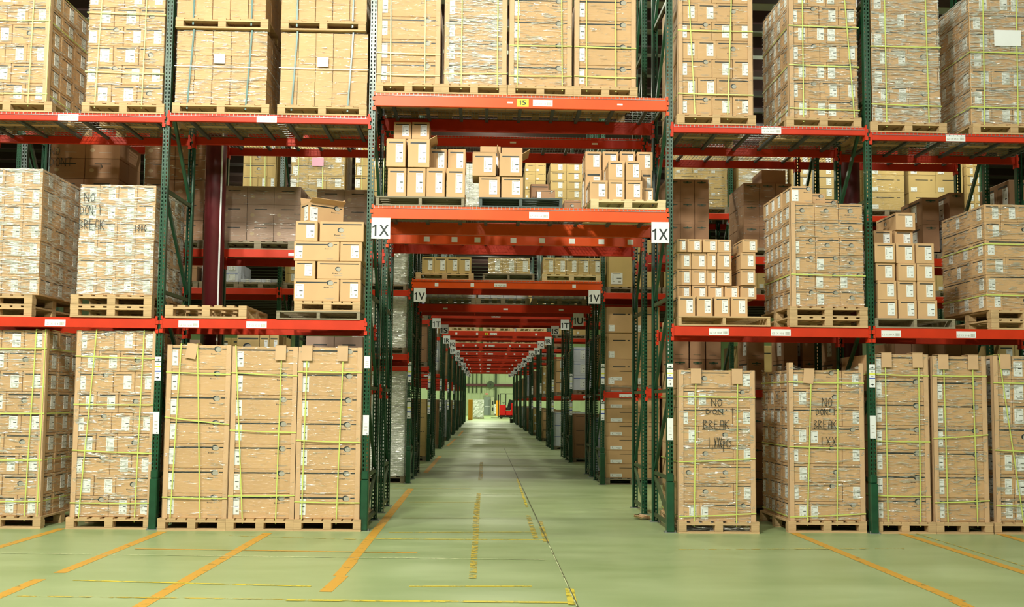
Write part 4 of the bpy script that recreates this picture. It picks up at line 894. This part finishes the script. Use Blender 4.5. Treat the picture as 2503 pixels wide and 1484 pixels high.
bload('floor load behind tall middle one', 568, 672, 818, 0, 1.95, 6, ('G54 E23 E23',), m=CARDY, kind='tall_carton')
# ------------------------------------------------------------------ third row (across the first aisle)
KY = dict(m=CARDY, kind='tall_carton')
Y3 = 6.86
b3 = bload('yellow-strapped load across aisle, left one', 592, 672, 340, 5.36, Y3, 5, ('G', 'G46 E27 E27', 'G'), sv=((.25, .22), (.7, .66)), **KY)
b4 = bload('load with pink note across aisle', 708, 840, 340, 5.36, Y3, 5, ('E S46 E E', 'S E E'), sv=((.15, .15), (.60, .6)), filmk=FILM, **KY)
bload('strapped load across aisle, third', 866, 985, 340, 5.36, Y3, 5, ('E S46 E E', 'S E E'), sv=((.15, .15), (.60, .6)), **KY)
q = MB(); a = at(763, 385, Y3-.05); b = at(791, 406, Y3-.05); q.box(a.x, b.x, Y3-.05, Y3-.047, b.z, a.z, PINK); tag(ob('pink_note', q), 'pink paper sheet on the strapped load across the aisle', 'note')
bload('yellowish load across aisle over tunnel middle', 1280, 1333, 395, 5.36-.0, Y3, 5, ('G46 E27',), **KY) if False else None
for i, (a, b, yt, n, r, fk) in enumerate(((1650, 1778, 370, 5, ('H H', 'H H H'), FILM), (1805, 1925, 370, 4, ('H',), FILMH), (1935, 2050, 375, 5, ('E E',), None), (2120, 2212, 385, 3, ('H',), FILML), (2222, 2355, 385, 3, ('H H',), None), (2364, 2420, 385, 6, ('E E E',), None))):
    bload(['first', 'second', 'third', 'fourth', 'fifth', 'sixth'][i]+' pale load across aisle', a, b, yt, 5.36, Y3, n, r, filmk=fk, **KY)
beam('L1', 'R1', 6.82, 5.32, .15, RED, 'red front beam of third row, high over tunnel')
beam('L1', 'R1', 7.87, 5.32, .15, RED, 'red rear beam of third row, high over tunnel', back=True)
for a, b, yt, n, r, c, D, fk in ((1283, 1334, 398, 5, ('H H',), KY, 'first pale stack high over tunnel', None), (1345, 1424, 398, 5, ('E E',), KY, 'second pale stack high over tunnel', None),
                             (1120, 1172, 400, 3, ('P P',), dict(m=SILV, kind='white_carton'), 'white wrapped stack high over tunnel', FILMH), (1040, 1110, 400, 4, ('E E',), KY, 'yellowish stack high over tunnel', FILM), (1436, 1462, 400, 4, ('E E',), KY, 'pale stack by right aisle post', None)):
    bload(D, a, b, yt, 5.325, Y3, n, r, filmk=fk, ph=.13, **c)
WK = dict(m=WBOX, kind='white_carton')
bload('white cartons behind the left pillar', 588, 688, 682, 3.75, Y3, 2, ('B B B B',), ph=.13, **WK)
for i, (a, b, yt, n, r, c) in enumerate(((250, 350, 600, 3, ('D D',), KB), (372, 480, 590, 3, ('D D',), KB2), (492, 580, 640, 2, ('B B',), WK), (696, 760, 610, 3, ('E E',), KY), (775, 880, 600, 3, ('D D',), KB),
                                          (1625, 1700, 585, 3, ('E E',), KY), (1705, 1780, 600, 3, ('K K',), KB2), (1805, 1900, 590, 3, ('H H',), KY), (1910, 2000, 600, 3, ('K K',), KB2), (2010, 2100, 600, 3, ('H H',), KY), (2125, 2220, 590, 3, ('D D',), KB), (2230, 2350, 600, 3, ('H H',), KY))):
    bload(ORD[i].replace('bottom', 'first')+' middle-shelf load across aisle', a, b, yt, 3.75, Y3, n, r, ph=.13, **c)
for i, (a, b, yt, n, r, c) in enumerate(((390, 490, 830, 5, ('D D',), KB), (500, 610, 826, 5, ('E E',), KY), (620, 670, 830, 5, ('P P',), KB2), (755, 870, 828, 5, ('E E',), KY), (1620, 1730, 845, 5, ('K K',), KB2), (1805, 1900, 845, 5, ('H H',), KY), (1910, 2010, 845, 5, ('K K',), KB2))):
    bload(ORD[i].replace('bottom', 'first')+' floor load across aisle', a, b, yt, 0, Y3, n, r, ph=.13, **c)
# loads on the third row's tunnel shelf
zs_ = zV+.006
def vload(desc, xl, xr, yt, n, pp, m=WOOD, cy=CARDY, Y=6.86, zb=None, t='E', kind='tall_carton', pal='block', filmk=None):
    return load(desc, xl, xr, yt, zb if zb is not None else zs_, Y, 1, (' '.join([t]*n),), px=pp, m=cy, kind=kind, pm=m, ph=.14, fd=.5, depth=.95, pal=pal, filmk=filmk)
vload('left third-row pallet over tunnel', 1031, 1152, 628, 4, (1016, 1158))
vload('middle third-row pallet over tunnel', 1193, 1295, 630, 3, (1180, 1306), m=WOODD, pal='stringer', filmk=FILM)
vload('right third-row pallet over tunnel', 1328, 1470, 630, 5, (1325, 1468), m=WOODY, filmk=FILML)
zu_ = 3.686
for i, (a, b, n) in enumerate(((1042, 1160, 4), (1168, 1292, 4), (1305, 1430, 5))):
    vload(f"{['left', 'middle', 'right'][i]} fourth-row pallet over tunnel", a, b, 700, n, (a-4, b+3), m=WOODD, cy=WBOX, Y=8.75, zb=zu_, t='B', kind='white_carton')
# a few pallets standing on tunnel shelves further back
for k in (3, 4):
    for i, x in enumerate((.75, 1.9, 3.05)): pallet('', x-.5, x+.5, zrow(k)+.0, 1.0, zV+.001, .135, m=WOODY, label=f"{['left', 'middle', 'right'][i]} empty pale pallet on tunnel shelf, rack row {2*k+1} from front")
# unseen loads added on the deeper tunnel shelves to shade the rear beams
for k in range(2, 10):
    for b in (0, 1):
        if b == 0 and k in (3, 4): continue
        for i, x in enumerate((.72, 1.90, 3.06)):
            D = f"row {2*k+1+b} tunnel shelf, {['left', 'middle', 'right'][i]}"; y = zrow(k)+1.907*b+.03; zb = zV-.02*b+.001; c = [KY, KB, WK, dict(m=CARD, kind='carton')][(k+i+b) % 4]
            pallet(D, x-.5, x+.5, y, .85, zb, .135, m=WOODD)
            stack(D, x-.48, x+.48, zb+.135, zb+.135+.7, y+.02, .8, 2, ('E E E',), None, fd=.4, m=c['m'], kind=c['kind'])
# bay contents beside the tunnel, rows three and on
def strip(k, side, zb, n, h, r, m, kind, fk=None, w=1.1, back=0, d=1.0, t='bay load'):
    y = zrow(k)+.04+(1.907 if back else 0)
    X0, X1 = ((-.06-w, -.06) if side == 'left' else (3.83, 3.83+w))
    lev = 'floor' if zb == 0 else 'low shelf' if zb < 3 else 'middle shelf'
    D = f"row {2*k+1+back} {lev}, tunnel {side}"
    pallet(D, X0, X1, y, d, zb, .13, m=WOODD); stack(D, X0+.02, X1-.02, zb+.13, zb+.13+n*h, y+.02, d-.1, n, r, 'R' if side == 'left' else 'L', ('P P',), .36, m, kind, fill=False)
    if fk: film(D, X0+.02, X1-.02, y+.02, zb+.13, zb+.13+n*h, d-.1, 'F'+('R' if side == 'left' else 'L'), fk, amp=.02, off=.02)
strip(1, 'right', 0, 8, .27, ('H',), CARD, 'wide_carton'); strip(1, 'right', 1.8, 3, .52, ('H H',), CARD, 'tall_carton')
strip(1, 'right', 3.75, 1, .95, ('H',), CARDY, 'tall_carton')
strip(1, 'left', 0, 6, .34, ('P P',), SILV, 'wrapped_carton' if False else 'white_carton', FILMH); strip(1, 'left', 2.5, 3, .34, ('P P',), SILV, 'white_carton', FILMH); strip(1, 'left', 3.75, 4, .3, ('P P',), SILV, 'white_carton', FILMH)
for k in range(1, 10):
    mats = [(WBOX, 'white_carton', 'B'), (CARD, 'carton', 'E'), (CARDY, 'tall_carton', 'H'), (CARDB, 'brown_carton', 'K')]
    for s, side in enumerate(('left', 'right')):
        for q, zb in enumerate((0, 1.8 if side == 'right' else 2.5, 3.75)):
            m_, kd, t = mats[(k+s+q) % 4]
            n_ = 3 if (side == 'right' and zb in (0, 1.8)) else 4
            if k > 1: strip(k, side, zb, n_, .38, (f'{t} {t} {t}',), m_, kd)
            m_, kd, t = mats[(k+s+q+2) % 4]
            strip(k, side, zb, n_, .38, (f'{t} {t}',), m_, kd, back=1, d=.82)
# ------------------------------------------------------------------ far end of the aisle
def wrapped(desc, pa, pb, yt, yb, n=1):
    g = fl((pa+pb)/2, yb); Y = g.y; a = xw(pa, yb, Y); b = xw(pb, yb, Y); zt_ = at(pa, yt, Y).z; mb = MB()
    rr = random.Random(int(pa)); nx, nz = 8, 12; d = b-a
    ring = [(a+(b-a)*i/nx, 0) for i in range(nx)]+[(b, d*i/nx) for i in range(nx)]+[(b-(b-a)*i/nx, d) for i in range(nx)]+[(a, d-d*i/nx) for i in range(nx)]
    vs = []
    for j in range(nz+1):
        for (x, yy) in ring: vs.append((x+rr.uniform(-.03, .03), Y+yy+rr.uniform(-.03, .03), .14+(zt_-.14)*j/nz))
    n_ = len(ring); mb.add(vs, [(j*n_+i, j*n_+(i+1) % n_, (j+1)*n_+(i+1) % n_, (j+1)*n_+i) for j in range(nz) for i in range(n_)]+[tuple(nz*n_+i for i in range(n_))], SILV)
    o = ob('wrapped_load', mb); tag(o, desc, 'wrapped load'); pallet('', a-.02, b+.02, Y-.02, d+.04, 0, .14, m=WOODD, label='dark pallet under the '+desc)
wrapped('tall white shrink-wrapped load left of the far grey door', 1156, 1182, 977, 1024)
wrapped('smaller white wrapped load left of the red forklift', 1208, 1219.5, 988, 1016)
for pa, pb, yt, yb, D in ((1144, 1155, 977, 1027, 'upright orange board at left end of the aisle'), (1252, 1256.5, 978, 1019, 'upright orange board behind the red forklift'), (1212, 1221, 979, 1010, 'orange board on wall behind small white load')):
    if yb == 1010: yb = 1016.5
    g = fl((pa+pb)/2, yb); mb = MB(); mb.box(xw(pa, yb, g.y), xw(pb, yb, g.y), g.y, g.y+.12, 0, at(pa, yt, g.y).z, ORPLY, .01); tag(ob('orange_board', mb), D, 'board', 'orange boards')
# forklift, a red stand-up reach truck seen from its side
g = fl(1234, 1024); FY = g.y; s = FPX/(FY+CD); fx = xw(1220, 1024, FY)
r = link('forklift', None, None, (fx, FY, 0)); tag(r, 'red stand-up forklift with black overhead guard at far aisle end', 'forklift')
mb = MB(); mb.box(.0, 1.28, 0, 1.0, .12, .30, BLACK, .03); ob('chassis', mb, r)
mb = MB(); mb.box(.02, .62, .02, .98, .30, 1.30, FORKR, .06); mb.box(.62, 1.28, .1, .9, .30, .75, FORKR, .05); mb.box(1.12, 1.30, .05, .95, .30, 1.45, FORKR, .06); ob('body', mb, r)
mb = MB(); mb.box(.55, 1.08, .25, .80, .80, 1.05, BLACK, .05); mb.bar((1.0, .5, .9), (1.2, .5, 1.75), .55, .16, BLACK, up=(0, 1, 0)); ob('backrest', mb, r)
mb = MB()
for x, y in ((.10, .08), (.10, .92), (.62, .08), (.62, .92)): mb.bar((x, y, 1.25), (x, y, 2.32), .06, .06, BLACK)
for i in range(7): mb.box(.05+i*.19, .11+i*.19, .05, .95, 2.30, 2.35, BLACK)
mb.box(.05, 1.25, .05, .11, 2.30, 2.36, BLACK); mb.box(.05, 1.25, .89, .95, 2.30, 2.36, BLACK); ob('overhead_guard', mb, r)
mb = MB()
for y in (.2, .75): mb.box(-.12, -.02, y, y+.1, .1, 2.25, GLAS)
mb.box(-.12, -.04, .2, .85, 1.2, 1.28, GLAS); mb.box(-.12, -.04, .2, .85, 2.15, 2.25, GLAS); ob('mast', mb, r)
for y in (.25, .70): mb = MB(); mb.box(-.75, -.1, y, y+.1, .06, .11, GLAS); ob('fork', mb, r)
for x, y in ((.2, .12), (1.1, .12), (.2, .88), (1.1, .88)): mb = MB(); mb.cyl((x, y-.05, .13), (x, y+.05, .13), .13, BLACK, 16); ob('wheel', mb, r)
mb = MB(); mb.cyl((.45, .4, 1.3), (.40, .4, 1.5), .03, BLACK, 8); mb.cyl((.39, .4, 1.5), (.385, .4, 1.53), .14, BLACK, 14); ob('steering_wheel', mb, r)
g = fl(1250, 1034); mb = MB(); mb.cyl((g.x, g.y, 0), (g.x, g.y, .28), .11, BLACK, 14, .125); mb.cyl((g.x, g.y, .27), (g.x, g.y, .30), .13, BLACK, 14); tag(ob('bin', mb), 'small black bin on floor in front of the far forklift', 'bin')
# crumpled wrap lying by the right frame
g = fl(1571, 1270); mb = MB(); rr = random.Random(3)
vs = [(g.x+.16*math.cos(i*.9)*rr.uniform(.3, 1), g.y+.12*math.sin(i*.9)*rr.uniform(.3, 1), rr.uniform(.003, .07)) for i in range(26)]
mb.add(vs, [(i, i+1, i+2) for i in range(24)], BOARD); tag(ob('scrap', mb), 'crumpled brown scrap on floor beside right rack upright', 'scrap')
# ------------------------------------------------------------------ build the cartons
def area(c):
    x, y = prj((c['x'], c['y']-c['d']/2, c['z']+c['h']/2)); s = FPX/(c['y']+CD)
    if x < -60 or x > IW+60 or y < -60 or y > IH+60: return 0
    return c['w']*c['h']*s*s*(1 if c['y']-c['d']/2 < .5 else .3 if c['F'] == 'P' and c['y']-c['d']/2 < 1.5 else .35)
CATS = {'carton': 'carton', 'wide_carton': 'carton', 'plain_carton': 'carton', 'brown_carton': 'carton', 'white_carton': 'carton', 'tall_carton': 'carton'}
def build_carton(c):
    body, labs, key = carton_mesh(c['w'], c['d'], c['h'], c['F'], c['side'], c['sf'], c['m'])
    o = link(c['kind'], body, None, (c['x'], c['y'], c['z'])); o.scale = (c['w']/key[0], c['d']/key[1], c['h']/key[2])
    o.rotation_euler.z = c['rot']; tag(o, c['label'], 'carton', c['group'])
    for m in labs: link('shipping_label', m, o)
LIM = {'carton': 300, 'wide_carton': 80, 'plain_carton': 40, 'brown_carton': 60, 'white_carton': 16, 'tall_carton': 50}
for kind in LIM:
    cs = [c for c in CART if c['kind'] == kind]
    for c in cs: c['a'] = 0 if c['core'] else area(c)
    cs.sort(key=lambda c: -c['a']); big = [c for c in cs[:LIM[kind]] if c['a'] > 60]; rest = [c for c in cs if c not in big]
    seen = {}
    for c in big: build_carton(c)
    if rest:
        mb = MB()
        for c in rest:
            w, d, h = c['w'], c['d'], c['h']; t = MB(); t.box(-w/2, w/2, -d/2, d/2, 0, h, c['m'])
            if c['a'] > 0:
                P, _ = maper('F', w, d); design(t, P, w, h, c['F'], 0 if c['a'] < 500 else 1); paper(t, P, w, h, c['F'])
                if c['side']: P, W2 = maper(c['side'], w, d); design(t, P, W2, h, c['sf'], 1 if c['y'] < 2 else 0); paper(t, P, W2, h, c['sf'])
            vs = [(x+c['x'], y+c['y'], z+c['z']) for x, y, z in t.v]; o0 = len(mb.v); mb.v += vs
            for f, k in zip(t.f, t.m): mb.f.append([i+o0 for i in f]); mb.m.append(mb.mi(t.mats[k]))
        o = ob(kind+'_stock', mb)
        tag(o, {'carton': 'remaining tan cartons deeper in the loads', 'wide_carton': 'remaining wide tan cartons deeper in the tall loads', 'plain_carton': 'remaining plain cartons inside the blue-strapped loads',
                'brown_carton': 'remaining brown cartons on the rear rack rows', 'white_carton': 'remaining white cartons on the rear rack rows', 'tall_carton': 'remaining yellowish cartons on the rear rack rows'}[kind], 'cartons', kind='stuff')
print('cartons', len(CART), {k: sum(c['kind'] == k for c in CART) for k in LIM})

if True:
    import re as _re
    seen = {}
    for o in bpy.data.objects:
        if o.get('label') and not o.parent:
            l = o['label']
            while '  ' in l: l = l.replace('  ', ' ')
            l = l.replace(', ,', ',').replace(',,', ',').replace(', on', ' on') if ', on' in l else l
            o['label'] = l
